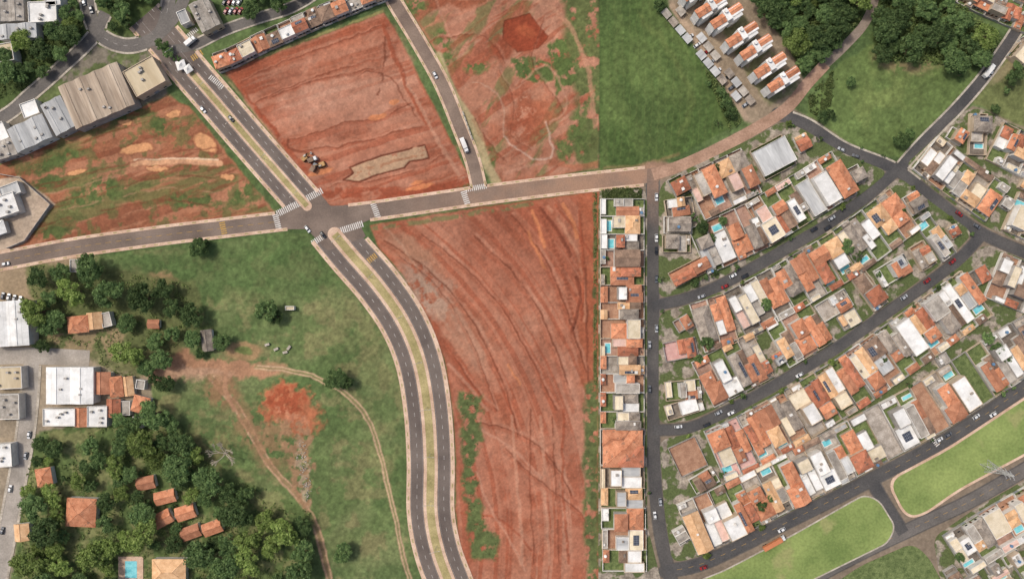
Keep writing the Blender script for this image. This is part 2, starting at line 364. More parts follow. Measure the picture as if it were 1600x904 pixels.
# ---- west lot
WL=[(-180,330),(0,258),(85,216),(265,150),(298,168),(430,333),(370,343),(0,392),(-180,430)]
fill(WL,(148,97,71),1,2,5)
fill(WL,(170,124,97),.5,5,20,(45,.5,60,.1))
streaks(WL,-14,140,22,(170,120,92),0.6,0.5,61)
streaks(WL,-14,130,20,(96,100,60),0.75,0.57,62,0.06)
streaks(WL,-18,90,12,(120,70,50),0.6,0.57,63,0.06,h=.3)
fill(WL,(90,98,58),0.6,4,10,(16,0.60,64,.05))
for b in [(150,302,54,17,-15),(298,314,44,12,3),(90,252,42,11,-20),(245,196,12,20,-40),(84,360,28,12,0),(60,290,44,9,-20),(195,180,28,7,-20),(380,300,14,24,50)]:
    blob(b[0],b[1],b[2],b[3],(80,95,54),0.9,b[4],22,0.35,(9,0.42,70))
for b in [(320,222,20,12,35),(213,232,26,8,-10),(195,192,10,5,0),(270,178,13,5,-10),(355,278,11,5,0),(165,380,30,3,-8),(120,270,14,4,-15),(245,262,16,4,-5)]:
    blob(b[0],b[1],b[2]*1.12,b[3]*1.15,(116,68,48),0.6,b[4],10,0.2)
    blob(b[0],b[1],b[2],b[3],(204,150,106),0.95,b[4],10,0.15)
stroke([(208,256),(250,252),(300,252),(345,254)],9,(202,154,118),0.95,2,8)
stroke([(210,250),(260,247),(340,249)],2.5,(222,196,166),0.8,1,5)
for k in range(5): stroke([(10,300+k*17),(130,275+k*15),(260,240+k*18),(340,230+k*24)],2.5,(176,130,104) if k%2 else SD,0.5,1.2,8,(24,.42,400+k))
fill([(-180,300),(0,280),(30,275),(86,318),(40,378),(12,390),(-180,420)],(180,162,142),0.95,2,3)
# ---- lot 1
L1=[(352,112),(600,20),(622,55),(670,150),(738,285),(640,316),(515,322),(478,280),(400,180)]
fill(L1,SOIL,1,2,3)
fill(L1,SP,.6,8,24,(48,.49,76,.1))
fill(L1,(126,72,54),.5,8,24,(60,.57,79,.08))
streaks(L1,-17,260,26,SP,0.5,0.52,71,0.1)
streaks(L1,-17,300,9,SL,0.55,0.53,72,0.06)
streaks(L1,-18,240,9,SR,0.55,0.57,73,0.05,h=0.3)
blob(560,150,75,50,SP,0.55,-17,34,0.6)
blob(480,160,60,22,(186,146,124),0.5,-17,24,0.6)
for pts in [[(375,128),(440,98),(520,70),(598,40)],[(400,160),(470,130),(560,100),(612,86)],[(448,218),(500,206),(540,192),(600,184),(640,160)],[(470,236),(545,225),(600,212),(660,196)],[(425,152),(500,125),(585,108)],[(520,285),(580,282),(640,268),(700,240)]]:
    track(pts,1.8,.75,warp=9)
for pts,w,c,hh in [([(598,40),(612,80),(640,140),(665,190)],7,SR,.8),([(640,130),(680,210),(722,280)],6,(178,132,108),.3),
    ([(512,298),(580,300),(650,300),(730,286)],16,(136,68,47),.8),([(400,170),(440,220),(480,270)],7,SR,.6),([(365,125),(415,185),(450,240)],4,SR,.4),([(448,218),(452,232),(480,240)],4,SD,.6),
    ([(560,120),(600,115),(650,180)],2,SD,.4),([(600,60),(600,110),(592,150)],2.4,SD,.5)]:
    stroke(pts,w,c,0.7,1.6,11,(22,.34,420),hh)
exc=[(546,261),(598,243),(664,226),(670,247),(640,252),(632,262),(592,272),(560,284),(536,281),(552,270)]
fill(exc,(168,140,112),0.9,1.0,2.5,(12,.28,77,.08))
stroke(exc+[exc[0]],2.6,(92,48,35),.85,.9,2.5,(26,.30,78),-.5,False)
stroke([(560,268),(620,250),(660,240)],4,(146,98,72),.6,1.5,8,(12,.45,80))
for b in [(590,182,14,5),(655,292,22,4),(616,160,8,4),(500,268,20,5),(650,285,10,3)]: blob(b[0],b[1],b[2],b[3],(200,128,86),0.8,-15,6,0.2)
stroke([(350,112),(478,62),(598,18)],4,(150,140,90),0.8,1.5,4,(8,0.45,75))
stroke([(358,128),(420,205),(505,315)],3,(166,140,104),0.6,1.5,4)
# ---- lot 2
L2=[(560,-140),(905,-140),(940,-140),(940,262),(860,276),(785,287),(768,282),(700,110),(655,40),(622,-20)]
fill(L2,(152,98,75),1,2,3)
fill(L2,SP,.5,8,24,(45,.52,88,.1))
streaks(L2,-30,110,24,(172,128,104),0.5,0.54,81,0.1)
streaks(L2,-60,90,22,(108,106,68),0.75,0.6,82,0.06)
streaks(L2,-35,130,11,SR,0.5,0.57,85,0.05,h=.3)
fill([(872,-140),(945,-140),(945,262),(915,266),(884,230),(900,160),(884,60)],(86,99,58),0.9,8,20,(14,0.40,83))
fill([(640,-60),(780,-60),(760,8),(665,16)],(138,80,57),.8,4,18)
fill([(798,90),(856,94),(862,126),(808,122)],(80,97,54),.95,3,20,(8,.40,86)); fill([(850,62),(886,55),(902,128),(874,150)],(82,98,54),.95,3,20,(8,.40,87))
for b in [(722,222,8,28,-20),(745,105,16,10,0),(700,90,10,16,-30),(904,215,18,38,0),(650,10,16,12,0),(770,245,7,18,-20),(880,235,14,20,0),(690,60,14,18,-30)]:
    blob(b[0],b[1],b[2],b[3],(88,102,58),0.9,b[4],20,0.45,(8,0.44,84))
pad=[(788,34),(826,20),(856,56),(840,76),(808,82),(786,62)]
fill(pad,(132,64,44),.97,1.5,5,None,-.5); stroke(pad+[pad[0]],1.6,(94,46,32),.6,1,5,None,0,False)
blob(822,50,14,9,(158,86,58),.7,0,12,.5)
blob(784,76,15,18,(140,74,52),.8,-20,14,.3)
blob(824,184,32,36,(136,74,52),.75,10,34,.45,(9,.4,89),.3); blob(845,175,14,26,(158,96,70),.6,20,24,.5)
stroke([(684,88),(708,148),(742,200),(758,250),(776,284)],15,(168,154,116),0.9,2.5,4)
stroke([(682,92),(705,150)],12,(142,138,88),0.8,2,3)
for pts,w,c,hh in [([(700,0),(790,-5),(845,5),(885,35),(912,90),(925,150),(930,200)],7,(176,130,104),.2),([(788,215),(820,243),(858,250),(862,215),(852,190)],3.5,(190,164,146),.3),([(740,130),(768,140),(785,170),(788,215)],2.5,(174,140,118),.2),
    ([(770,0),(720,20),(660,45)],4,SL,.3),([(815,130),(850,100),(875,130),(885,170),(860,190)],3,SP,.2),([(855,255),(900,262),(936,255)],8,(160,100,74),.3),([(790,270),(820,262),(855,255)],4,SP,.2)]:
    stroke(pts,w,c,0.65,1.5,10,None,hh)
for pts in [[(780,110),(800,160),(800,210),(830,235)],[(850,30),(830,90),(860,140),(880,170)],[(660,70),(700,55),(760,60),(790,100)],[(742,185),(765,225),(790,255)]]: track(pts,1.8,.65,warp=11)
stroke([(935,-140),(938,100),(936,262)],3,(72,80,52),0.85,1,2)
stroke([(640,-100),(705,60)],3,SP,0.5)
# ---- field north
FN=[(937,-140),(1020,-140),(1040,20),(1110,120),(1150,195),(1060,243),(1000,262),(937,266)]
fill(FN,(76,94,52),1,1.5,1.5)
streaks(FN,80,140,44,(96,110,64),0.55,0.5,91,0.14)
streaks(FN,60,80,30,(66,83,47),0.55,0.55,92,0.12)
for k in range(16): stroke([(950+k*11,-20),(953+k*11,120),(948+k*11,250)],1.6,(106,118,70),0.35,0.9,9)
stroke([(945,262),(1000,258),(1060,240)],5,(134,116,80),0.7,2,5)
stroke([(1000,20),(1050,90),(1080,160),(1060,210)],8,(104,114,66),0.5,5,14)
fill([(1020,-140),(1190,-140),(1180,0),(1255,110),(1255,150),(1180,195),(1165,190),(1110,110),(1045,10)],(142,126,106),1,3,4)
stroke([(1050,10),(1110,90),(1165,185)],9,(166,144,122),0.9,2,4)
fill([(1085,-20),(1140,0),(1255,140),(1200,165)],(108,110,76),0.8,4,8,(8,0.42,93))
# ---- NE field
fill([(1360,70),(1500,60),(1530,120),(1410,245),(1350,240),(1262,180),(1262,160),(1310,100)],(94,110,64),1,3,8)
blob(1415,95,50,18,(146,126,94),0.8,10,24,0.4,(10,0.45,95))
blob(1380,160,60,40,(110,122,72),0.8,-40,30,0.6,(26,0.5,96,.12))
fill([(1500,150),(1560,95),(1700,40),(1700,240),(1600,200)],(102,108,68),1,3,8)
blob(1570,110,30,10,(166,146,118),0.6,-40,14,0.4)
# ---- lot 3
L3=[(578,352),(600,348),(700,332),(860,308),(936,298),(936,1050),(760,1050),(722,900),(712,800),(712,720),(708,640),(694,560),(668,495),(630,430),(590,385)]
fill(L3,(150,90,67),1,2,3)
CC=(275,840)
fill(L3,(174,128,105),.5,10,28,(70,.51,110,.1))
fill(L3,(126,72,54),.45,10,28,(85,.56,119,.08))
streaks(L3,0,520,36,SP,0.45,0.52,101,0.1,centre=CC,wp=3)
streaks(L3,0,560,9,SL,0.5,0.53,102,0.06,centre=CC,wp=3)
streaks(L3,0,560,8,SR,0.5,0.57,103,0.05,h=0.15,centre=CC,wp=3)
fill([(700,340),(860,310),(905,300),(905,420),(820,480),(740,420)],(138,80,60),.4,18,30)
blob(672,455,54,28,(160,140,122),0.75,50,30,0.5,(16,0.42,104))
blob(640,390,50,16,(158,120,96),0.7,30,24,0.5)
fill([(905,300),(934,300),(934,620),(905,600)],(154,88,62),0.7,5,8)
fill([(770,680),(860,660),(925,700),(925,880),(800,880)],(170,120,97),0.5,12,26,(30,0.42,105,.1))
blob(725,520,24,64,(162,128,106),0.6,-30,24,0.6)
for pts,w in [([(600,375),(660,415),(720,475),(770,560),(800,640),(810,680)],2.2),([(660,365),(730,420),(790,490),(835,570),(870,640)],1.9),([(740,370),(800,425),(850,500),(890,610),(900,640)],2.4),
    ([(800,335),(842,390),(872,450),(897,520),(915,580)],2.1),([(625,400),(690,455),(740,540),(775,640)],1.4),([(710,560),(745,610),(775,640)],1.6),([(790,700),(830,740),(905,800),(925,850)],1.6),([(745,660),(790,668),(840,695),(880,745),(892,775)],2.0)]:
    track(pts,w,.8,warp=6)
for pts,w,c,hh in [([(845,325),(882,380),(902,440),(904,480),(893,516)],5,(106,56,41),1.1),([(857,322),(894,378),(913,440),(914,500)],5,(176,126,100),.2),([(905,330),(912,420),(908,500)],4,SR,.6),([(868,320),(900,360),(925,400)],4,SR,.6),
    ([(748,668),(800,700),(850,750)],4,SP,.2),([(720,800),(780,810),(830,860)],3,SR,.4),([(745,735),(760,780),(800,850),(820,890)],4,SP,.2),
    ([(825,360),(838,392),(850,420)],4,SO,.1),([(832,330),(845,365),(850,385)],5,SO,.1),([(880,318),(897,350),(902,370)],6,SO,.1),([(795,570),(812,600)],3,SO,.1),([(700,570),(730,600),(760,640)],5,SP,.1),
    ([(915,420),(918,600)],3,SD,.5),([(800,650),(805,720),(812,800),(815,880)],5,(176,130,106),.1),([(845,650),(850,740),(858,880)],5,(176,130,106),.1),([(880,640),(880,760),(890,880)],4,SR,.2),([(830,640),(828,760),(835,880)],2,SD,.3),([(862,650),(868,760),(875,880)],2,SD,.3)]:
    stroke(pts,w,c,0.65,1.4,6,(30,.32,430),hh)
for k in range(26):
    t=k/25; x=852+48*math.sin(t*1.6)+t*4; y=330+t*190; blob(x-9,y,3.4,2.6,(116,64,47),.5,0,5,.5,None,.4)
stroke([(585,356),(700,340),(830,318)],7,(112,108,72),0.85,2,6,(9,0.4,106))
stroke([(600,352),(640,400),(690,500)],3,(174,142,118),0.5,2,6)
fill([(718,615),(750,613),(752,700),(740,720),(750,790),(782,850),(778,880),(735,872),(722,760)],(86,99,60),0.95,5,24,(9,0.38,107,.08))
fill([(914,600),(937,590),(937,1000),(918,1000),(912,760)],(82,97,58),0.9,5,14,(9,0.38,108,.08))
stroke([(930,300),(930,600)],6,(80,92,56),0.85,2,5,(8,0.42,109))
# ---- SW field
FS=[(140,402),(300,380),(480,362),(520,410),(580,470),(615,530),(635,600),(640,700),(636,800),(650,900),(680,1050),(-180,1050),(20,904),(40,680),(240,650),(235,600),(350,560),(260,545),(220,500),(140,430)]
fill(FS,(93,108,66),1,3,6)
streaks(FS,-40,110,70,(119,124,84),0.6,0.5,111,0.14)
streaks(FS,-20,80,44,(76,94,56),0.6,0.54,112,0.12)
fill(FS,(136,122,88),0.5,4,10,(24,0.59,121,.08))
fill([(180,400),(480,366),(560,450),(400,470),(280,450)],(78,98,57),0.6,20,30)
blob(255,437,24,9,(180,136,106),0.9,10,16,0.4)
blob(540,500,60,50,(118,121,80),0.6,40,30,0.6,(14,0.5,113,.1))
blob(600,640,30,130,(116,119,78),0.6,-5,30,0.6,(18,0.48,114,.1))
blob(330,574,128,16,(164,124,96),1,3,22,0.25)
blob(262,570,50,26,(162,122,94),1,0,26,0.25)
blob(300,585,64,12,(176,142,116),.8,0,20,0.3)
stroke([(262,520),(275,545),(300,565)],12,(162,122,94),1,2,8)
stroke([(400,573),(450,578),(500,592),(545,618),(575,655),(592,700),(604,750),(618,810),(630,870),(650,930)],8,(134,123,86),.7,2,5)
stroke([(330,590),(365,630),(395,680),(425,730),(465,775),(490,815),(505,860),(520,930)],11,(146,120,90),.85,2.2,6)
for off in (-2.4,2.4):
    P=[(400,573),(450,578),(500,592),(545,618),(575,655),(592,700),(604,750),(618,810),(630,870),(650,930)]
    stroke([(x+off*0.8,y-off) for x,y in P],2.3,(180,150,122),0.95,0.7,4)
    P2=[(330,590),(365,630),(395,680),(425,730),(465,775),(490,815),(505,860),(520,930)]
    stroke([(x+off*1.5,y-off*0.9) for x,y in P2],3.2 if off<0 else 2.6,(178,144,116),0.95,0.9,5)
blob(380,548,28,14,(156,124,92),0.85,0,10,0.2); blob(380,548,14,6,(98,110,64),0.9,0,6,0.2)
blob(350,612,28,26,(146,110,82),0.8,40,18,0.4,(9,0.40,115))
blob(405,680,30,62,(146,112,84),0.75,-38,26,0.4,(10,0.45,116))
blob(454,640,46,34,(166,104,74),1,30,46,0.2,None,.9); blob(448,630,28,22,(148,78,54),0.9,0,40,.25,(8,.42,124)); blob(458,650,26,10,(190,136,106),.6,20,26,.3,(7,.47,125))
fill([(430,655),(480,658),(492,740),(486,796),(462,788),(450,716)],(152,118,90),.9,3,24,(9,.44,122))
blob(474,735,9,54,(168,146,122),0.8,-8,20,0.3,(6,0.47,117))
stroke([(355,575),(350,600),(365,640)],7,(168,128,100),0.85,1.6,7)
blob(330,700,40,34,(116,107,74),0.7,0,24,0.5,(10,0.45,118))
fill([(40,680),(240,645),(300,690),(340,745),(430,770),(485,800),(490,900),(470,1050),(-30,1050),(30,850)],(86,101,60),0.9,5,20)
fill([(40,680),(240,645),(300,690),(430,770),(485,800),(490,900),(30,950)],(128,126,86),0.75,5,20,(18,.50,123,.06))
fill([(40,410),(150,415),(310,440),(315,500),(270,560),(215,590),(140,560),(60,540)],(96,100,64),0.85,5,16)
fill([(60,500),(120,490),(200,520),(180,560),(90,550)],(150,128,100),.8,4,14,(12,.44,126))
fill([(1175,-140),(1375,-140),(1360,20),(1290,90),(1255,120),(1225,50)],(72,86,48),1,4,8)
fill([(1380,-140),(1480,-140),(1480,10),(1570,60),(1540,110),(1480,95),(1380,95),(1362,60)],(72,86,48),1,4,10)
fill([(20,50),(120,20),(135,60),(90,120),(0,170),(-60,180),(-60,100)],(76,90,52),1,4,8)
blob(200,8,48,46,(84,98,56),1,0,4,0.08)
MASK=np.ones(len(X))
for k,(P,h) in roads.items():
    i=sub([tuple(P.min(0)),tuple(P.max(0))],h+30)
    d=dist_pl(X[i],Y[i],P)
    MASK[i]=np.minimum(MASK[i],ss(h+7,h+20,d))
    if k in('A','B','C','D','E','F','G','V'):
        a=ss(h+3,h+1,d); C[i]=C[i]*(1-a[:,None])+np.array((86,83,80))*a[:,None]
blob(1022,266,26,16,(156,124,102),.95,-10,10,.3); 
i=np.where(inpoly(X,Y,junction))[0]; C[i]=(98,90,85); MASK[i]=0
MASK[inpoly(X,Y,RES)]=0
MASK[(X<262)&(Y<215)]=0
lum=1+(fbm(X,Y,60,3,170)-.5)*.2+(fbm(X,Y,9,5,120)-0.5)*0.2+(fbm(X,Y,3.2,2,130)-0.5)*0.2
C*=lum[:,None]
isg=(C[:,1]>C[:,0]*0.98)
v=1+(fbm(X,Y,5,3,140)-0.5)*0.36
C[isg]*=v[isg][:,None]
C=np.clip(C,8,245)
c=C/255.0; CL=np.where(c<=0.04045,c/12.92,((c+0.055)/1.055)**2.4)*KALB
H=H+ (fbm(X,Y,14,4,150)-0.5)*0.35+(fbm(X,Y,4,3,160)-0.5)*0.25
Z=H*MASK
Z-=0.02
regions=[("dirt_lot",L1,"levelled bare red soil lot with tyre-worn streaks"),("dirt_lot",L2,"red soil lot with curved tracks and weed patches"),("dirt_lot",L3,"large graded red earth lot with curved berms"),("dirt_lot",WL,"rough reddish lot with weeds and muddy puddles"),
 ("grass_field",FN,"dark green mown grass field beside dirt road"),("grass_field",FS,"green rough pasture crossed by dirt tracks")]
fi,fj=np.meshgrid(np.arange(NX-1),np.arange(NY-1)); fi=fi.ravel();fj=fj.ravel()
v00=fj*NX+fi; quads=np.stack([v00+NX,v00+NX+1,v00+1,v00],1)
fxc=gx[fi]+STEP/2; fyc=gy[fj]+STEP/2
rid=np.zeros(len(fi),int)
for k,(n,poly,l) in enumerate(regions): rid[inpoly(fxc,fyc,poly)&(rid==0)]=k+1
def terr_mat():
    m,nt,b=base_mat("soil_and_grass"); N=nt.nodes;L=nt.links
    a=N.new("ShaderNodeAttribute"); a.attribute_name="cover"
    g=N.new("ShaderNodeNewGeometry")
    n=N.new("ShaderNodeTexNoise"); n.inputs["Scale"].default_value=0.9; n.inputs["Detail"].default_value=8; n.inputs["Roughness"].default_value=0.7
    L.new(g.outputs["Position"],n.inputs["Vector"])
    mr=N.new("ShaderNodeMapRange"); mr.inputs[1].default_value=0.3;mr.inputs[2].default_value=0.7;mr.inputs[3].default_value=0.85;mr.inputs[4].default_value=1.15
    L.new(n.outputs["Fac"],mr.inputs[0])
    vm=N.new("ShaderNodeVectorMath"); vm.operation='SCALE'; L.new(a.outputs["Color"],vm.inputs[0]); L.new(mr.outputs[0],vm.inputs["Scale"])
    L.new(vm.outputs[0],b.inputs["Base Color"]); b.inputs["Roughness"].default_value=0.95; b.inputs["Specular IOR Level"].default_value=0.08
    bp=N.new("ShaderNodeBump"); bp.inputs["Distance"].default_value=0.18; bp.inputs["Strength"].default_value=0.5
    L.new(n.outputs["Fac"],bp.inputs["Height"]); L.new(bp.outputs[0],b.inputs["Normal"])
    return m
TM=terr_mat()
wx=(X-800)*S; wy=(452-Y)*S
V=np.stack([wx,wy,Z],1)
CL4=np.concatenate([CL,np.ones((len(CL),1))],1)
for k in range(len(regions)+1):
    q=quads[rid==k]; u,inv=np.unique(q.ravel(),return_inverse=True)
    nm="ground" if k==0 else regions[k-1][0]
    me=bpy.data.meshes.new(nm); me.vertices.add(len(u)); me.vertices.foreach_set("co",V[u].astype(np.float32).ravel())
    me.loops.add(len(q)*4); me.loops.foreach_set("vertex_index",inv.astype(np.int32).ravel())
    me.polygons.add(len(q)); me.polygons.foreach_set("loop_start",(np.arange(len(q))*4).astype(np.int32))
    me.update(calc_edges=True)
    at=me.attributes.new("cover",'FLOAT_COLOR','POINT'); at.data.foreach_set("color",CL4[u].astype(np.float32).ravel())
    me.polygons.foreach_set("use_smooth",np.ones(len(q),bool)); me.materials.append(TM)
    obj(nm,me,kind="structure",label=("open ground between roads, lots and buildings" if k==0 else regions[k-1][2]),category="ground" if k==0 else nm.replace("_"," "))
mb=MB(); mb.quad([(-4000,-4000,-1.5),(4000,-4000,-1.5),(4000,4000,-1.5),(-4000,4000,-1.5)])
obj("ground",mb.mesh("ground_far",[mat_noise("distant_land",(84,96,54),(140,112,84),0.01,8,world=True)]),kind="structure",label="distant green and brown countryside ground",category="ground")
# ---------------------------------------------------------------- roads
z=0.02
names={'aveN':"avenue",'aveS':"avenue",'dirt':"dirt_road",'dirt2':"dirt_road"}
rm={'aveN':'asphalt','aveS':'asphalt','cross':'asphaltdust','st3':'asphaltst3','dirt':'dirtroad','dirt2':'greyroad','V':'asphaltV','west':'concroad','westx':'concroad','nw':'asphaltm','ringroad':'asphaltm','ne':'asphaltm','park':'asphaltm','F':'asphaltm'}
for k,(P,h) in roads.items():
    nm=names.get(k,"road"); z+=0.004
    obj(nm,ribbon_mesh(P,-h,h,z+(.03 if k=='dirt' else 0),nm,M[rm.get(k,'asphaltd')]),kind="structure",label={"avenue":"new asphalt dual carriageway with planted median","dirt_road":"pale dusty unpaved road"}.get(nm,"dusty brown asphalt street" if k=='st3' else "grey asphalt street"),category="road")
poly_slab(junction,0.105,0.08,"road_junction",M['asphaltdust'],maxd=2,kind="structure",label="asphalt crossroads of avenue and street",category="road")
def walk(key,o0,o1,skip=(),mat='sidewalk',extra=1.0,rng=(0,1)):
    P0=roads[key][0]; P=[];
    for i in range(len(P0)-1):
        P.append(P0[i]);P.append((P0[i]+P0[i+1])/2)
    P=np.array(P); P=P[int(rng[0]*len(P)):int(rng[1]*len(P))]
    N=normals(P); m=P+N*(o0+o1)/2
    keep=~near_road(m,skip=(key,)+tuple(skip),extra=extra); keep&=~inpoly(m[:,0],m[:,1],junction)
    obj("sidewalk",ribbon_mesh(P,o0,o1,0.2,"sidewalk",M[mat],0.25,keep),kind="structure",label="beige paved sidewalk along the kerb",category="sidewalk")
for k,h,w in (('aveN',25,5.5),('aveS',31,6.5),('cross',11,5),('st3',9,4)):
    for s in (-1,1): walk(k,s*h,s*(h+w))
for s in(-1,1): walk('west',s*12,s*16,mat='sidegrey')
walk('E',8,11,mat='sidegrey'); walk('E',-8,-11,mat='sidegrey'); walk('D',-8,-11,mat='sidegrey',rng=(0.0,0.4))
for s in(-1,1): walk('nw',s*9,s*12,mat='sidegrey'); walk('ringroad',s*10,s*13,mat='sidegrey',extra=3); walk('park',s*7,s*9.5,mat='sidegrey',extra=3)
mb=MB()
for k,h,w in (('cross',11,5.5),('aveN',25,6),('aveS',31,7),('st3',9,4.5)):
    P=roads[k][0];N=normals(P)
    for s in(-1,1):
        for i in range(3,len(P)-1,5):
            c=P[i]+N[i]*s*(h+w*0.45)
            if near_road([c],skip=(k,),extra=4)[0] or inpoly([c[0]],[c[1]],junction)[0]: continue
            t=np.array([N[i][1],-N[i][0]]); a=c+t*3;b=c-t*3; n2=N[i]*0.9
            q=[W(a+n2),W(a-n2),W(b-n2),W(b+n2)]
            ar=sum(q[j-1][0]*q[j][1]-q[j][0]*q[j-1][1] for j in range(4))
            if ar<0:q=q[::-1]
            mb.quad([(x,y,0.215) for x,y in q])
obj("planting_strip",mb.mesh("planting_strip",[M['median']]),kind="structure",label="short grass planting strips set in the sidewalk",category="planting strip")
def median(key,half,i0,i1):
    P=roads[key][0]; n=len(P); P=P[int(i0*n):int(i1*n)]
    obj("median_kerb",ribbon_mesh(P,-half,half,0.2,"median_kerb",M['sidewalk'],0.2),kind="structure",label="raised beige median kerb of the avenue",category="median")
    for e,(pt,d) in enumerate(((P[0],P[0]-P[1]),(P[-1],P[-1]-P[-2]))):
        mb=MB(); a0=math.atan2(d[1],d[0]); pts=[W(pt+half*np.array([math.cos(a0+a),math.sin(a0+a)])) for a in np.linspace(-math.pi/2,math.pi/2,12)][::-1]
        mb.quad([(x,y,0.203) for x,y in pts]); obj("median_kerb",mb.mesh("median_end",[M['sidewalk']]),kind="structure",label="rounded beige end of the median",category="median")
    obj("median_grass",ribbon_mesh(P,-half*0.55,half*0.55,0.23,"median_grass",M['median']),kind="structure",label="dry yellow-green grass on the avenue median",category="median")
median('aveN',7.5,0.30,1.0)
median('aveS',11,0.02,1.0)
def flatquad(mb,q,z):
    ar=sum(q[j-1][0]*q[j][1]-q[j][0]*q[j-1][1] for j in range(4))
    if ar<0:q=q[::-1]
    mb.quad([(x,y,z) for x,y in q])
def dashes(mb,key,off,dl,gl,w,zz=0.118,extra=2,skip=(),rng=(0,1)):
    P0=roads[key][0]; N0=normals(P0); Q=P0+N0*off
    seg=np.linalg.norm(np.diff(Q,axis=0),axis=1); cum=np.concatenate([[0],np.cumsum(seg)]); L=cum[-1]*rng[1]
    t=cum[-1]*rng[0]
    while t<L-dl:
        pts=[np.array([np.interp(s,cum,Q[:,0]),np.interp(s,cum,Q[:,1])]) for s in (t,t+dl)]
        c=(pts[0]+pts[1])/2; d=pts[1]-pts[0]; d/=np.linalg.norm(d)+1e-9; n=np.array([-d[1],d[0]])*w/2
        if not near_road([c],skip=(key,)+tuple(skip),extra=extra)[0] and not inpoly([c[0]],[c[1]],junction)[0]:
            flatquad(mb,[W(pts[0]+n),W(pts[0]-n),W(pts[1]-n),W(pts[1]+n)],zz)
        t+=dl+gl
mw=MB();my=MB();md=MB()
for s in(-1,1):
    dashes(md,'aveN',s*16.2,6,10,0.7); dashes(md,'aveS',s*21,6,10,0.75)
    dashes(md,'aveN',s*24,16,0.0,0.3); dashes(md,'aveS',s*30,16,0,0.3); dashes(md,'aveN',s*8.6,16,0,0.3); dashes(md,'aveS',s*12.2,16,0,0.3)
dashes(my,'cross',0,9,7,0.5,rng=(0,.62)); dashes(my,'C',0,8,10,0.4); dashes(my,'F',0,8,8,0.4); dashes(md,'ringroad',0,7,9,0.5)
def zebra(mb,p0,p1,depth=11,bar=1.3,gap=1.7):
    p0=np.array(p0,float);p1=np.array(p1,float);d=p1-p0;L=np.linalg.norm(d);d/=L;n=np.array([-d[1],d[0]])*depth/2
    t=0
    while t+bar<L:
        a=p0+d*t;b=p0+d*(t+bar); flatquad(mb,[W(a+n),W(a-n),W(b-n),W(b+n)],0.124); t+=bar+gap
for a,b,dp in [((433,334),(468,317),10),((480,310),(504,297),10),((430,335),(436,358),9),((583,318),(591,340),9),((524,363),(568,349),10),((488,380),(508,367),9),((724,299),(731,320),9),((728,296),(763,290),8),((328,120),(350,138),8),((290,60),(310,44),7),((240,95),(262,112),6),((1455,682),(1466,696),7)]:
    zebra(mw,a,b,dp,1.5,1.6)
for a,b in [((347,347),(351,366)),((570,412),(588,398)),((300,92),(318,80))]: zebra(my,a,b,9,1.6,1.8)
obj("road_marking",mw.mesh("road_marking",[M['wpaint']]),kind="structure",label="white zebra crossings at the junctions",category="road marking")
obj("road_marking",md.mesh("road_marking_lanes",[M['dpaint']]),kind="structure",label="worn white lane dashes and edge lines",category="road marking")
obj("road_marking",my.mesh("road_marking_yellow",[M['ypaint']]),kind="structure",label="yellow centre lines and striped crossings",category="road marking")
lawnA=[(1092,905),(1130,890),(1240,833),(1350,771),(1374,780),(1400,822),(1388,848),(1266,908),(1195,956),(1110,1000),(1060,960)]
lawnB=[(1384,750),(1480,699),(1600,620),(1760,520),(1760,616),(1608,708),(1498,767),(1443,806),(1414,809)]
poly_slab(lawnA,0.19,0.2,"sidewalk",M['sidegrey'],maxd=6,kind="structure",label="kerb and footpath around the lawn",category="sidewalk")
poly_slab(growpoly(lawnA,-2.2),0.22,0.03,"lawn",M['lawn'],maxd=6,kind="structure",label="mown bright green lawn between streets",category="lawn")
poly_slab(lawnB,0.19,0.2,"sidewalk",M['sidewalk'],maxd=12,kind="structure",label="pale footpath bordering the wide lawn",category="sidewalk")
poly_slab(growpoly(lawnB,-3.8),0.22,0.03,"lawn",M['lawn'],maxd=11,kind="structure",label="wide mown green lawn with a pylon",category="lawn")
poly_slab([(1290,920),(1345,883),(1425,848),(1450,868),(1500,960),(1420,1040),(1300,1040)],0.19,0.2,"lawn",M['yardgrass'],maxd=8,kind="structure",label="rough grass plot beside the street",category="lawn")
# ---------------------------------------------------------------- block pads
blocks={
 'b0':[(935,312),(940,292),(1004,294),(1011,306),(1011,820),(1030,895),(1045,960),(935,960)],
 'b1':[(1031,300),(1040,283),(1065,270),(1105,252),(1175,218),(1224,190),(1258,206),(1316,241),(1385,269),(1352,296),(1285,343),(1196,394),(1126,432),(1072,454),(1031,464)],
 'b2':[(1031,490),(1078,477),(1136,453),(1206,415),(1296,362),(1366,313),(1404,278),(1452,316),(1518,364),(1484,400),(1394,467),(1295,538),(1205,591),(1135,629),(1076,655),(1031,660)],
 'b3':[(1032,688),(1082,678),(1146,650),(1216,612),(1306,558),(1406,488),(1496,422),(1540,382),(1610,412),(1760,472),(1760,488),(1612,582),(1474,672),(1324,752),(1224,802),(1144,843),(1086,869),(1052,876),(1040,800)],
 'b4':[(1416,258),(1450,228),(1502,176),(1530,170),(1640,225),(1760,290),(1760,446),(1626,390),(1540,352),(1466,300)],
 'b5':[(1460,840),(1530,792),(1625,738),(1760,660),(1760,1000),(1500,1000),(1470,900)],
}
for k in blocks:
    if k!='b0': blocks[k]=growpoly(blocks[k],1.8)
    poly_slab(blocks[k],0.19,0.3,"block_pavement",M['blockground'],maxd=8,kind="structure",label="paved ground around a block of houses",category="sidewalk")
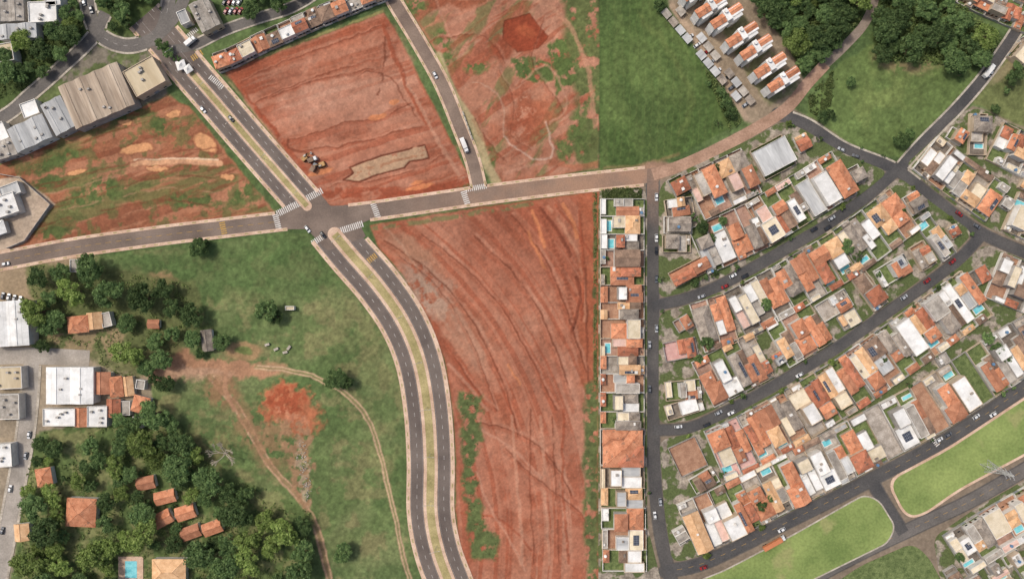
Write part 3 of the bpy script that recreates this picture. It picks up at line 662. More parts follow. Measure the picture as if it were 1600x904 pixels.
# ---------------------------------------------------------------- houses
lots=[]
def rect_corners(cx,cy,w,d,a):
    ca,sa=math.cos(a),math.sin(a)
    return [(cx+ca*x*w/2-sa*y*d/2,cy+sa*x*w/2+ca*y*d/2) for x,y in((-1,-1),(1,-1),(1,1),(-1,1))]
def overlap(cx,cy,w,d,a,sh=0.9):
    R0=math.hypot(w,d)/2
    nb=[(l[0],l[1],l[2]/2,l[3]/2,math.cos(l[4]),math.sin(l[4])) for l in lots if math.hypot(l[0]-cx,l[1]-cy)<R0+math.hypot(l[2],l[3])/2]
    if not nb: return 0
    ca,sa=math.cos(a),math.sin(a)
    u,v=np.meshgrid(np.linspace(-.5,.5,7)*w*sh,np.linspace(-.5,.5,9)*d*sh); x=cx+ca*u-sa*v;y=cy+sa*u+ca*v; hit=np.zeros(x.shape,bool)
    for lx,ly,hw,hd,c2,s2 in nb:
        dx,dy=x-lx,y-ly; hit|=(abs(dx*c2+dy*s2)<hw)&(abs(-dx*s2+dy*c2)<hd)
    return hit.mean()
ROOFM={'o':['terra1','terra2','terra1','terrab'],'t':['tan','tan','cream'],'g':['greytile','cement','browntile'],'w':['white','white','white','cream'],'s':['silver','cement'],'G':['greytile'],'b':['browntile'],'p':['palepink']}
TILE=('terra1','terra2','terrab','tan','greytile','browntile')
ROOFN={'o':'terracotta-roofed','t':'tan tile-roofed','g':'weathered grey-roofed','w':'white flat-roofed','s':'grey metal-roofed','b':'brown tile-roofed','G':'grey-roofed','p':'pale pink-yard terracotta-roofed'}
def roof_hip(x0,x1,y0,y1,z,slope=0.36,oh=0.35,gable=False):
    mb=MB(); x0-=oh;x1+=oh;y0-=oh;y1+=oh; w=x1-x0;d=y1-y0
    cx,cy=(x0+x1)/2,(y0+y1)/2
    A,B,Cc,D=(x0,y0,z),(x1,y0,z),(x1,y1,z),(x0,y1,z)
    if w>=d:
        h=slope*d/2; r=0 if gable else d/2; ra=(x0+r,cy,z+h);rb=(x1-r,cy,z+h)
        if w-2*r<0.05 : ra=rb=(cx,cy,z+h)
        faces=[[A,B,rb,ra],[Cc,D,ra,rb],[B,Cc,rb],[D,A,ra]]; ax='y'
    else:
        h=slope*w/2; r=0 if gable else w/2; ra=(cx,y0+r,z+h);rb=(cx,y1-r,z+h)
        faces=[[B,Cc,rb,ra],[D,A,ra,rb],[A,B,ra],[Cc,D,rb]]; ax='x'
    for f in faces: mb.quad(f)
    zb=z-0.14; c=[(x0,y0),(x1,y0),(x1,y1),(x0,y1)]
    for i in range(4):
        a=c[i];b=c[(i+1)%4]; mb.quad([(a[0],a[1],zb),(b[0],b[1],zb),(b[0],b[1],z),(a[0],a[1],z)])
    mb.quad([(p[0],p[1],zb) for p in c[::-1]])
    if ra!=rb: mb.beam((ra[0],ra[1],ra[2]+.03),(rb[0],rb[1],rb[2]+.03),0.22)
    if not gable:
        for cc,rr_ in ((D if ax=='y' else A,ra),(A if ax=='y' else B,ra),(B if ax=='y' else Cc,rb),(Cc if ax=='y' else D,rb)): mb.beam((cc[0],cc[1],cc[2]+.03),(rr_[0],rr_[1],rr_[2]+.03),.18)
    return mb,ax,slope,(x0,x1,y0,y1)
def plane_panel(cx,cy,pw,pd,zf,off=0.12):
    mb=MB(); q=[(cx-pw/2,cy-pd/2),(cx+pw/2,cy-pd/2),(cx+pw/2,cy+pd/2),(cx-pw/2,cy+pd/2)]
    top=[(x,y,zf(x,y)+off) for x,y in q]; bot=[(x,y,zf(x,y)+off-0.06) for x,y in q]
    mb.quad(top); mb.quad(bot[::-1])
    for i in range(4): mb.quad([bot[i],bot[(i+1)%4],top[(i+1)%4],top[i]])
    return mb
def make_house(cxm,cym,w,d,ang,style,seed,solar=None,pool=None,big=False):
    rg=random.Random(seed)
    lab_extra=[]
    dz=(seed%23)*0.0045   # neighbouring plots sit at slightly different levels
    if style in 'edk':
        root=obj("vacant_lot",None,loc=(cxm,cym,dz),rot=ang)
        mb=MB(); t=.16; 
        for bx in ((-w/2,w/2,-d/2,-d/2+t),(-w/2,w/2,d/2-t,d/2),(-w/2,-w/2+t,-d/2+t,d/2-t),(w/2-t,w/2,-d/2+t,d/2-t)): mb.box(*bx,0.0,1.9)
        obj("boundary_wall",mb.mesh("lot_wall",[M['wallg']]),root)
        mb=MB(); mb.box(-w/2+t,w/2-t,-d/2+t,d/2-t,0.0,0.24); obj("yard",mb.mesh("yard",[M[{'e':'yardgrass','d':'yarddirt','k':'paving'}[style]]]),root)
        root["label"]={'e':"walled vacant plot of grass between houses",'d':"walled vacant plot of bare soil",'k':"walled vacant plot of weathered grey paving"}[style]; root["category"]="vacant lot"; root["group"]="plots in the residential blocks"
        return
    root=obj("house",None,loc=(cxm,cym,dz),rot=ang)
    hw=w/2-0.02
    wallm=M[rg.choice(['wallw','wallw','wallb','wallg'])]
    wm=MB(); parts=[]
    def vol(x0,x1,y0,y1,h,st,kind=None):
        if x1-x0<1.2 or y1-y0<1.2: return
        h+=rg.uniform(-.09,.09)
        mname=kind or rg.choice(ROOFM[st]); mat=M[mname]
        if mname in TILE:
            gab=rg.random()<0.3
            wm.box(x0,x1,y0,y1,0.05,h)
            r,ax,sl,ext=roof_hip(x0,x1,y0,y1,h+0.16,rg.uniform(.3,.42),0.22 if not big else .5,gab)
            ro=obj("roof",r.mesh("roof",[mat]),root)
            X0,X1,Y0,Y1=ext; cx,cy=(X0+X1)/2,(Y0+Y1)/2
            if ax=='y': zf=lambda x,y:h+0.16+sl*((Y1-Y0)/2-abs(y-cy))
            else: zf=lambda x,y:h+0.16+sl*((X1-X0)/2-abs(x-cx))
            parts.append((ro,x0,x1,y0,y1,ax,zf,(x1-x0)*(y1-y0)))
        else:
            t=.2
            wm.box(x0,x1,y0,y0+t,0.05,h+.45);wm.box(x0,x1,y1-t,y1,0.05,h+.45);wm.box(x0,x0+t,y0+t,y1-t,0.05,h+.45);wm.box(x1-t,x1,y0+t,y1-t,0.05,h+.45)
            mb=MB(); a,b,c_,d_=x0+t,x1-t,y0+t,y1-t
            if rg.random()<.6 and mname!='white':
                cy=(c_+d_)/2; mb.quad([(a,c_,h-.1),(b,c_,h-.1),(b,cy,h+.3),(a,cy,h+.3)]); mb.quad([(a,cy,h+.3),(b,cy,h+.3),(b,d_,h-.1),(a,d_,h-.1)])
            else: mb.box(a,b,c_,d_,h-.2,h)
            ro=obj("roof",mb.mesh("roof",[mat]),root)
            parts.append((ro,x0,x1,y0,y1,'f',lambda x,y:h+.32+0.12*(y-y0)/max(1,(y1-y0)),(x1-x0)*(y1-y0)*0.8))
    other=lambda: rg.choices('otgwsbp',[30,12,15,28,14,8,3])[0]
    st='o' if style=='p' else style
    y1=d/2-1.5; ann=0
    if big:
        fs=2.0
        vol(-hw,hw,-d/2+fs,d/2-1.5,5.0,st,'silver' if st=='s' else None)
        if st=='o' : vol(-hw+.4,hw*.1,-d/2+fs-.5,d*.1,5.9,st); vol(hw*.2,hw-.6,-d*.1,d/2-1.2,5.7,st)
    elif d<13:
        fs=rg.uniform(.5,1.6); k=rg.uniform(.55,.8)
        vol(-hw,hw,-d/2+fs,-d/2+fs+(d-fs)*k-.02,rg.choice([3.1,5.6]),st)
        if rg.random()<.6: vol(-hw+w*rg.uniform(0,.4),hw,-d/2+fs+(d-fs)*k+.02,d/2-.3,3.0,other()); y1=d/2
    else:
        fs=rg.uniform(1.2,3.6); by=rg.uniform(2.2,5.8) if d>17 else rg.uniform(1,2.5)
        ann=rg.uniform(2.4,4.2) if d>17 else 0
        y0=-d/2+fs; y1=d/2-by-ann; md_=y1-y0
        h1=rg.choice([3.2,3.4,6.0,6.2,3.3])
        lay=rg.random()
        sd=rg.choice([-1,1])
        if lay<0.14:
            vol(-hw+rg.choice([0,1.0]),hw-rg.choice([0,.8]),y0,y1,h1,st)
        elif lay<0.48:
            k=rg.uniform(.4,.62)
            vol(-hw,hw,y0,y0+md_*k-.01,h1,st)
            xa,xb=(-hw+w*rg.uniform(.2,.38),hw) if sd>0 else (-hw,hw-w*rg.uniform(.2,.38))
            vol(xa,xb,y0+md_*k+.01,y1,rg.choice([3.1,5.8]),rg.choice([st,st,other()]))
        elif lay<0.82:
            k=rg.uniform(.42,.6)*w; xs=-hw+k
            a=rg.uniform(0,md_*.25);b=rg.uniform(0,md_*.25); m2=y0+md_*rg.uniform(.4,.65)
            vol(-hw,xs-.01,y0+(a if sd>0 else 0),y1-b,h1,st)
            vol(xs+.01,hw,y0+(0 if sd>0 else a),m2-.02,rg.choice([3.1,4.4]),rg.choice([st,st,other()])); vol(xs+.01,hw-.1,m2+.02,y1-rg.uniform(0,2),rg.choice([2.9,3.6]),other())
        else:
            kk=rg.uniform(.4,.6)
            vol(-hw,-hw+w*kk-.03,y0,y1-md_*.35-.02,3.2,rg.choice([st,other()])); vol(-hw+w*kk+.03,hw,y0+.8,y1-md_*.35-.02,3.7,other())
            vol(-hw+w*.15,hw-w*.1,y1-md_*.35+.01,y1,5.9,st)
        if ann and rg.random()<.85:
            k=rg.uniform(.5,1.0)*w
            if sd>0: vol(-hw,-hw+k-.05,d/2-ann,d/2-.2,2.8,other())
            else: vol(hw-k+.05,hw,d/2-ann,d/2-.2,2.8,other())
        if rg.random()<.5 and fs>2:
            k=w*rg.uniform(.4,.6)
            if sd<0: vol(-hw+.2,-hw+k,-d/2+.3,y0-.35,2.6,rg.choice(['s','w',st,'g']))
            else: vol(hw-k,hw-.2,-d/2+.3,y0-.35,2.6,rg.choice(['s','w',st,'g']))
        yb0,yb1=y1+.3,d/2-ann-.3
        if pool is None: pool=rg.random()<.2
        if pool and yb1-yb0>1.8:
            pw=min(w*.55,rg.uniform(4.5,6.5)); pd=min(yb1-yb0-.5,3.2); px=rg.uniform(-hw+pw/2+.5,hw-pw/2-.5); py=(yb0+yb1)/2
            mb=MB(); mb.box(px-pw/2,px+pw/2,py-pd/2,py+pd/2,0.2,0.33); obj("swimming_pool",mb.mesh("swimming_pool",[M['water']]),root); lab_extra.append("swimming pool")
            mb=MB(); mb.box(px-pw/2-.5,px+pw/2+.5,py-pd/2-.5,py+pd/2+.5,0.15,0.3); obj("pool_deck",mb.mesh("pool_deck",[M['wallw']]),root)
    obj("wall",wm.mesh("house_wall",[wallm]),root)
    ym=rg.choice(['paving','pavred','pavdark','yardgrass','yardgrass','yardgrass','yarddirt']) if style!='p' else 'pavpink'
    if style=='G': ym='yardgrass'
    mb=MB(); mb.box(-w/2+.21,w/2-.21,-d/2+.21,d/2-.21,0.0,0.26); obj("yard",mb.mesh("yard",[M[ym]]),root)
    mb=MB(); t=.2; hh=rg.uniform(2.0,2.7)
    mb.box(-w/2,w/2,d/2-t,d/2,0.0,hh); mb.box(-w/2,-w/2+t,-d/2,d/2-t,0.0,hh+.01)
    mb.box(-w/2+t,w/2-3.2,-d/2,-d/2+t,0.0,hh-.3)
    mb.box(w/2-t,w/2,-d/2,d/2-t,0.0,hh+.02)
    obj("boundary_wall",mb.mesh("boundary_wall",[M[rg.choice(['wallw','wallg','wallb'])]]),root)
    mb=MB(); mb.box(w/2-3.2,w/2-t,-d/2+.05,-d/2+.11,0.2,2.1); obj("gate",mb.mesh("gate",[M['metal']]),root)
    yf=-d/2+fs
    mb=MB(); mb.box(-.5,.5,yf-.05,yf+.05,0.26,2.3); obj("door",mb.mesh("door",[M['door']]),root,loc=(0,0,0))
    for sx in(-1,1):
        mb=MB(); mb.box(sx*w*.27-.7,sx*w*.27+.7,yf-.04,yf+.04,1.1,2.2); obj("window",mb.mesh("window",[M['glass']]),root)
    parts.sort(key=lambda p:-p[7])
    if solar is None: solar=rg.random()<.22
    if solar:
        ro,x0,x1,y0,y1,ax,zf,_=parts[0]; cx,cy=(x0+x1)/2,(y0+y1)/2; ww,dd=x1-x0,y1-y0
        if ax=='y': c=(cx,cy+rg.choice([-1,1])*dd*.25); pw,pd=ww*.5,dd*.3
        elif ax=='x': c=(cx+rg.choice([-1,1])*ww*.25,cy); pw,pd=ww*.3,dd*.5
        else: c=(cx,cy); pw,pd=ww*.5,min(dd*.4,5)
        pm=plane_panel(c[0],c[1],max(1.5,pw),max(1.5,pd),zf,0.14); obj("solar_panel",pm.mesh("solar_panel",[M['solar']]),ro); lab_extra.append("solar panels")
    if rg.random()<.5 and len(parts)>0:
        ro,x0,x1,y0,y1,ax,zf,_=parts[-1]; cx,cy=x0+(x1-x0)*rg.uniform(.3,.7),y0+(y1-y0)*rg.uniform(.3,.7)
        mb=MB(); zz=zf(cx,cy); mb.cyl((cx,cy),.75,zz-.1,zz+.9,12,r2=.85); mb.cyl((cx,cy),.55,zz+.9,zz+1.05,12)
        obj("water_tank",mb.mesh("water_tank",[M[rg.choice(['tank','white','white'])]]),ro)
    for q in range(rg.choice([0,1,2,2])):
        ro,x0,x1,y0,y1,ax,zf,_=rg.choice(parts); cx,cy=x0+(x1-x0)*rg.uniform(.2,.8),y0+(y1-y0)*rg.uniform(.15,.85)
        zz=zf(cx,cy); sx,sy=rg.uniform(.4,1.1),rg.uniform(.4,.8); mb=MB(); mb.box(cx-sx,cx+sx,cy-sy,cy+sy,zz-.5,zz+.5); mb.box(cx-sx-.08,cx+sx+.08,cy-sy-.08,cy+sy+.08,zz+.5,zz+.58); obj("roof_hatch",mb.mesh("roof_hatch",[M[rg.choice(['wallw','wallg','greytile'])]]),ro)
    l=ROOFN.get(style,'tile-roofed')+" house on walled lot"
    if lab_extra: l+=" with "+" and ".join(sorted(set(lab_extra)))
    root["label"]=l; root["category"]="house"; root["group"]="houses in the residential blocks"
seedc=[100]
def lot(cx,cy,w,d,a,style,check=0.22,**kw):
    if check is not None and overlap(cx,cy,w,d,-a)>check: return False
    lots.append((cx,cy,w,d,-a)); seedc[0]+=1
    x,y=W((cx,cy)); make_house(x,y,w*S-.12,d*S-.12,a,style,seedc[0],**kw); return True
def row(front,depth,n,styles,inward,out=3.0,**kw):
    P=np.array(front,float); seg=np.linalg.norm(np.diff(P,axis=0),axis=1); cum=np.concatenate([[0],np.cumsum(seg)]); L=cum[-1]; lw=L/n
    for i in range(n):
        t=(i+.5)*lw; t0,t1=i*lw,(i+1)*lw
        g=lambda s:np.array([np.interp(s,cum,P[:,0]),np.interp(s,cum,P[:,1])])
        a,b,c=g(t0),g(t1),g(t); u=(b-a)/np.linalg.norm(b-a); uw=np.array([u[0],-u[1]])
        nw=np.array([-uw[1],uw[0]])
        iw=np.array([inward[0],-inward[1]])
        if nw@iw<0: uw=-uw;nw=-nw
        dep=depth+out
        cen=c+np.array([nw[0],-nw[1]])*(dep/2-out)
        lot(cen[0],cen[1],lw,dep,math.atan2(uw[1],uw[0]),styles[i%len(styles)],0.18,**kw)
ys=[(311,338,'o',0,0),(338,366,'t',0,1),(366,391,'o',0,1),(391,417,'b',0,0),(417,445,'o',1,0),(445,472,'w',1,0),(472,498,'g',0,0),(498,528,'t',0,0),(528,555,'o',0,1),(555,583,'t',1,0),(583,612,'g',0,0),(612,642,'w',0,0),(642,668,'G',0,0)]
for a,b,st,so,po in ys: lot(971.5,(a+b)/2,b-a,69,math.pi/2,st,None,solar=bool(so),pool=bool(po))
lot(971.5,697,56,69,math.pi/2,'o',None,big=True,solar=False)
for a,b,st,so in [(726,760,'w',0),(760,791,'s',1),(791,824,'o',0),(824,856,'t',1),(856,890,'w',0)]: lot(971.5+(a-726)*.03,(a+b)/2,b-a,69,math.pi/2,st,None,solar=bool(so),pool=False)
lot(1206,247,56,52,math.radians(28),'s',None,big=True,solar=False)
lot(1076,424,62,26,math.radians(27),'o',None,big=True,solar=False)
for (cx,cy,w,d,a,st) in [(1060,324,28,44,math.pi/2+.15,'o'),(1058,352,27,44,math.pi/2,'g'),(1056,381,27,44,math.pi/2,'g'),(1062,545,30,52,math.pi/2+.2,'p'),(1066,608,30,56,math.pi/2+.1,'g'),(1068,636,24,60,math.pi/2+.3,'w'),(1074,712,46,50,math.radians(25),'d')]:
    lot(cx,cy,w,d,a,st,0.2)
row([(1068,278),(1105,260),(1175,226),(1222,200)],74,7,"gotgssg",(0.4,0.9))
row([(1080,437),(1200,383),(1335,300)],74,11,"oGwogwowswo",(-.4,-.9))
row([(1050,487),(1130,461),(1206,420),(1296,367),(1390,297)],76,14,"wgowwoGootgwto",(.4,.9))
row([(1090,645),(1205,586),(1295,533),(1490,392)],76,18,"gowgowtoowGwoowosg",(-.4,-.9))
row([(1046,689),(1082,683),(1146,655),(1216,617),(1306,563),(1406,493),(1500,425)],82,19,"dwppoogwowoogGwogwo",(.4,.9))
row([(1088,862),(1144,838),(1224,797),(1324,747),(1474,667),(1620,572)],82,22,"twwootowwsowkwgdoweowt",(-.4,-.9))
row([(1562,397),(1620,421),(1760,480)],72,7,"wgotogo",(-.3,.9))
row([(1425,262),(1466,294),(1540,346),(1640,390)],62,9,"wwgtowwog",(.5,-.9))
row([(1512,181),(1540,182),(1640,232),(1760,295)],62,10,"gwotoowgow",(-.4,.9))
row([(1472,838),(1530,801),(1625,747),(1720,690)],70,9,"wgwtwgswg",(.5,.9))
rgf=random.Random(55)
def fillblock(key,ang,styles="owgtowosgb"):
    poly=blocks[key]; xs=[p[0] for p in poly];ys_=[p[1] for p in poly]
    for (w,d,n,m) in ((30,54,900,1),(26,42,900,1),(24,32,900,0),(20,26,1000,0),(16,20,900,0)):
        for k in range(n):
            cx,cy=rgf.uniform(min(xs),min(1630,max(xs))),rgf.uniform(min(ys_),min(920,max(ys_)))
            a=ang+rgf.choice([0,math.pi/2])
            cs=rect_corners(cx,cy,w+4,d+4,-a)
            if not inpoly([c[0] for c in cs],[c[1] for c in cs],poly).all(): continue
            if overlap(cx,cy,w,d,-a,1.0)>(0.03 if w>20 else .01): continue
            lot(cx,cy,w,d,a,rgf.choice(styles),None)
for k,a in (('b1',math.radians(28)),('b2',math.radians(31)),('b3',math.radians(30)),('b4',math.radians(-32)),('b5',math.radians(31))): fillblock(k,a)
row([(345,116),(372,106),(415,84),(500,46),(612,0)],32,13,"oowogwogbogow",(-.4,-.9),out=0,pool=False)
row([(1470,-5),(1530,25),(1600,55)],50,6,"ooogoo",(.4,-.9),out=0)
row([(1500,-50),(1600,-8),(1640,10)],50,5,"ooooo",(.4,-.9),out=0)
row([(1570,90),(1600,55),(1640,40)],30,3,"wgw",(.7,.7),out=0)
# ---------------------------------------------------------------- larger buildings
def building(c,h,kind,matk,name,label,ngab=1,wall='wallw',cat="building"):
    P=[np.array(W(p)) for p in c]; cen=sum(P)/4; u=P[1]-P[0]; w=(np.linalg.norm(P[1]-P[0])+np.linalg.norm(P[2]-P[3]))/2; d=(np.linalg.norm(P[2]-P[1])+np.linalg.norm(P[3]-P[0]))/2
    f=(CAMH-h)/CAMH; cen=cen*f
    w*=f;d*=f
    ang=math.atan2(u[1],u[0]); root=obj(name,None,loc=(cen[0],cen[1],0),rot=ang)
    mb=MB(); mb.box(-w/2,w/2,-d/2,d/2,-.6,h); obj("wall",mb.mesh("wall",[M[wall]]),root)
    if kind=='gable':
        gw=w/ngab; mb=MB()
        for i in range(ngab):
            x0=-w/2+i*gw;x1=x0+gw;xc=(x0+x1)/2; hz=h+.05; rr=gw*.10 if ngab>1 else gw*.12
            for a in ([(x0,-d/2-.3,hz),(xc,-d/2-.3,hz+rr),(xc,d/2+.3,hz+rr),(x0,d/2+.3,hz)],[(xc,-d/2-.3,hz+rr),(x1,-d/2-.3,hz),(x1,d/2+.3,hz),(xc,d/2+.3,hz+rr)]): mb.quad(a)
            mb.quad([(x0,-d/2-.3,hz),(x1,-d/2-.3,hz),(xc,-d/2-.3,hz+rr)]); mb.quad([(x1,d/2+.3,hz),(x0,d/2+.3,hz),(xc,d/2+.3,hz+rr)])
            mb.beam((xc,-d/2,hz+rr+.05),(xc,d/2,hz+rr+.05),.3)
        k=int(w/3.2)
        for j in range(1,k):
            x=-w/2+j*w/k; g=(x+w/2)%gw; zz=h+.05+rr*(1-abs(g-gw/2)/(gw/2)); mb.beam((x,-d/2-.28,zz+.0),(x,d/2+.28,zz+.0),.1)
        ro=obj("roof",mb.mesh("roof",[M[matk]]),root)
    elif kind=='hip':
        r,_,_,_=roof_hip(-w/2,w/2,-d/2,d/2,h+.15,.38,.5); ro=obj("roof",r.mesh("roof",[M[matk]]),root)
    elif kind=='gabletile':
        r,_,_,_=roof_hip(-w/2,w/2,-d/2,d/2,h+.15,.4,.5,True); ro=obj("roof",r.mesh("roof",[M[matk]]),root)
    else:
        mb=MB();t=.3; mb.box(-w/2+t,w/2-t,-d/2+t,d/2-t,h,h+.12); ro=obj("roof",mb.mesh("roof",[M[matk]]),root)
        mb=MB()
        mb.box(-w/2-.02,w/2+.02,-d/2-.02,-d/2+t-.01,h-.3,h+.7);mb.box(-w/2-.02,w/2+.02,d/2-t+.01,d/2+.02,h-.3,h+.7);mb.box(-w/2-.02,-w/2+t-.01,-d/2+t,d/2-t,h-.3,h+.7);mb.box(w/2-t+.01,w/2+.02,-d/2+t,d/2-t,h-.3,h+.7)
        obj("parapet",mb.mesh("parapet",[M[wall]]),root)
    mb=MB(); mb.box(-1.4,1.4,-d/2-.06,-d/2+.03,0,min(2.6,h-.4)); obj("door",mb.mesh("door",[M['metal']]),root)
    for sx in(-1,1):
        if w>6:
            mb=MB(); mb.box(sx*w*.3-.9,sx*w*.3+.9,-d/2-.05,-d/2+.03,1.1,2.1); obj("window",mb.mesh("window",[M['glass']]),root)
    if w*d>90 and kind!='hip' and kind!='gabletile':
        rg=random.Random(int(w*100))
        for q in range(4):
            cx,cy=rg.uniform(-w*.4,w*.4),rg.uniform(-d*.4,d*.4); mb=MB(); mb.box(cx-.7,cx+.7,cy-.5,cy+.5,h,h+1.6); obj("roof_vent",mb.mesh("roof_vent",[M['wallg']]),ro)
    root["label"]=label; root["category"]=cat
    return root,ro,w,d
B=building
B([(122,200),(215,160),(178,98),(88,140)],8,'gable','rust',"warehouse","large warehouse with stained brown sheet roof",4,'wallg',"warehouse")
B([(218,150),(262,125),(236,90),(188,114)],7,'flat','tanflat',"warehouse","tan flat-roofed warehouse beside the avenue",1,'wallb',"warehouse")
B([(88,212),(118,196),(96,150),(62,165)],7,'gable','silver',"warehouse","grey metal-roofed shed with low gable",2,'wallg',"warehouse")
B([(28,238),(84,212),(64,180),(10,203)],7,'gable','silver',"warehouse","pale grey metal-roofed warehouse",2,'wallw',"warehouse")
B([(40,185),(64,176),(54,155),(30,164)],5,'flat','white',"building","small white flat-roofed workshop")
B([(-10,252),(28,240),(18,215),(-20,228)],6,'gable','cement',"warehouse","grey corrugated-roof shed at the lot edge",2,'wallg',"warehouse")
B([(0,222),(15,215),(5,190),(-12,196)],5,'flat','white',"building","small white flat-roofed shed")
B([(0,62),(58,58),(56,36),(-4,40)],6,'gable','silver',"warehouse","long pale metal-roofed warehouse",2,'wallw',"warehouse")
B([(46,36),(90,34),(88,2),(44,4)],6,'flat','white',"building","white flat-roofed building beside trees")
B([(-10,34),(38,32),(36,-10),(-12,-10)],6,'gable','cement',"warehouse","grey corrugated-roof warehouse by the street",2,'wallg',"warehouse")
B([(0,98),(22,94),(20,66),(-4,70)],6,'flat','tanflat',"building","small beige flat-roofed building")
B([(72,10),(96,8),(94,-14),(70,-12)],6,'flat','silver',"building","small grey-roofed building by the street")
B([(318,50),(346,36),(322,-4),(292,10)],7,'gable','cement',"commercial_building","brown-grey commercial building with car park",2,'wallb')
B([(284,40),(298,34),(290,14),(276,20)],5,'flat','silver',"building","small grey annex building at the car park")
B([(-20,542),(46,538),(42,470),(-24,472)],8,'gable','white',"warehouse","large white-roofed warehouse beside the street",2,'wallw',"warehouse")
B([(72,630),(146,630),(146,574),(72,574)],7,'gable','white',"warehouse","big white metal-roofed warehouse",2,'wallw',"warehouse")
B([(68,665),(118,665),(118,638),(68,638)],5,'flat','white',"building","low white flat-roofed building")
B([(118,665),(136,665),(136,638),(118,638)],4,'gabletile','terra1',"house","small terracotta-roofed house by a warehouse",cat="house")
B([(137,666),(168,666),(168,634),(137,634)],5,'flat','white',"building","white flat-roofed building with terrace")
B([(148,614),(172,614),(172,582),(148,582)],4.5,'gabletile','terrab',"house","reddish tile-roofed house near warehouse",cat="house")
B([(172,620),(192,618),(190,588),(172,590)],4.5,'hip','terra1',"house","terracotta hip-roofed house in dense yard",cat="house")
B([(193,618),(209,616),(206,588),(192,590)],3.6,'gabletile','tan',"house","tan-roofed house in dense yard",cat="house")
B([(168,650),(188,650),(187,624),(168,624)],4,'gabletile','terra2',"house","brick-red tile-roofed house in dense yard",cat="house")
B([(189,648),(205,648),(203,626),(188,626)],3.4,'flat','cement',"building","small grey-roofed building in dense yard")
B([(205,640),(228,646),(234,624),(212,616)],4,'hip','terra1',"house","small orange hip-roofed house",cat="house")
B([(206,666),(222,668),(224,652),(208,650)],3,'flat','white',"shed","small white-roofed shed in the yard",cat="shed")
B([(212,606),(226,608),(228,594),(214,592)],3,'flat','cement',"shed","small grey-roofed shed in the yard",cat="shed")
B([(-10,608),(36,606),(34,572),(-12,574)],5,'flat','tanflat',"building","beige flat-roofed building with yard")
B([(-10,655),(30,654),(32,615),(-10,616)],5,'flat','cement',"building","grey-roofed building along the street")
B([(-10,730),(20,728),(18,692),(-12,694)],5,'flat','white',"building","white flat-roofed building along the street")
B([(108,520),(138,517),(136,493),(106,496)],4.5,'hip','terra1',"house","orange hip-roofed farmhouse among trees",cat="house")
B([(138,514),(160,512),(158,488),(137,490)],3.9,'gabletile','tan',"house","tan-roofed wing of the farmhouse",cat="house")
B([(160,512),(176,508),(172,486),(158,490)],3.5,'flat','cement',"building","small grey annex beside the farmhouse")
B([(60,760),(82,756),(78,730),(56,734)],4,'hip','terra1',"house","small orange-roofed house under trees",cat="house")
B([(104,820),(148,822),(150,780),(106,778)],4.5,'hip','terra1',"house","orange-brown hip-roofed house in the woods",cat="house")
B([(22,844),(44,842),(46,820),(26,818)],4,'gabletile','tan',"house","small tan-roofed house by the street",cat="house")
for q,(cx,cy,w,d,a) in enumerate([(228,754,26,18,12),(258,776,30,18,14),(254,810,28,20,28),(290,800,28,20,18),(298,831,28,18,20),(332,824,28,18,20)]):
    r=rect_corners(cx,cy,w,d,math.radians(-a)); r=[r[3],r[2],r[1],r[0]]
    B(r,3.6,'gabletile',['terrab','terra1','terra1','terra1','terrab','terra1'][q],"chalet","small gabled terracotta-roofed chalet among trees",cat="chalet")
B([(238,908),(288,908),(290,876),(240,872)],4.5,'hip','tan',"house","tan hip-roofed house beside a pool",cat="house")
B([(314,548),(330,546),(332,516),(318,516)],3.5,'gabletile','greytile',"hut","old weathered hut in the pasture",cat="hut")
B([(232,512),(248,512),(248,500),(232,500)],3,'gabletile','terrab',"hut","small red-roofed outbuilding among trees",cat="hut")
B([(446,484),(460,484),(460,478),(446,478)],2.6,'flat','tanflat',"shed","small tan shed in the pasture",cat="shed")
B([(-14,345),(30,330),(22,300),(-20,312)],5,'flat','white',"building","white flat-roofed villa in a walled compound")
B([(2,312),(34,300),(28,284),(0,292)],4,'flat','silver',"building","pale outbuilding in the walled compound")
B([(-20,372),(10,362),(4,346),(-24,352)],4,'hip','white',"building","white-roofed outbuilding in a walled compound")
B([(110,425),(130,425),(130,405),(110,405)],3,'flat','cement',"shed","small grey shed at the street edge",cat="shed")
mb=MB()
cp=[(0,272),(34,278),(82,320),(42,376),(14,388)]
for i in range(len(cp)-1):
    a,b=W(cp[i]),W(cp[i+1])
    a=Vector((a[0],a[1],1));b=Vector((b[0],b[1],1)); dd=(b-a).normalized(); nn=Vector((-dd.y,dd.x,0))*.12
    q=[a+nn,a-nn,b-nn,b+nn]; mb.quad([(p.x,p.y,2.4+i*.01) for p in q])
    for j in range(4):
        p,r=q[j],q[(j+1)%4]; mb.quad([(p.x,p.y,-.6),(r.x,r.y,-.6),(r.x,r.y,2.4+i*.01),(p.x,p.y,2.4+i*.01)])
obj("compound_wall",mb.mesh("compound_wall",[M['wallg']]),label="grey masonry wall around a compound",category="wall")
root=obj("swimming_pool",None,loc=(*W((206,888)),0)); mb=MB(); mb.box(-7.5,6.5,-8,7,-.4,.3); obj("deck",mb.mesh("deck",[M['sidewalk']]),root)
mb=MB(); mb.box(-3.6,3,-5,4.5,.2,.34); obj("water",mb.mesh("water",[M['water']]),root); root["label"]="turquoise swimming pool on a pale deck"; root["category"]="swimming pool"
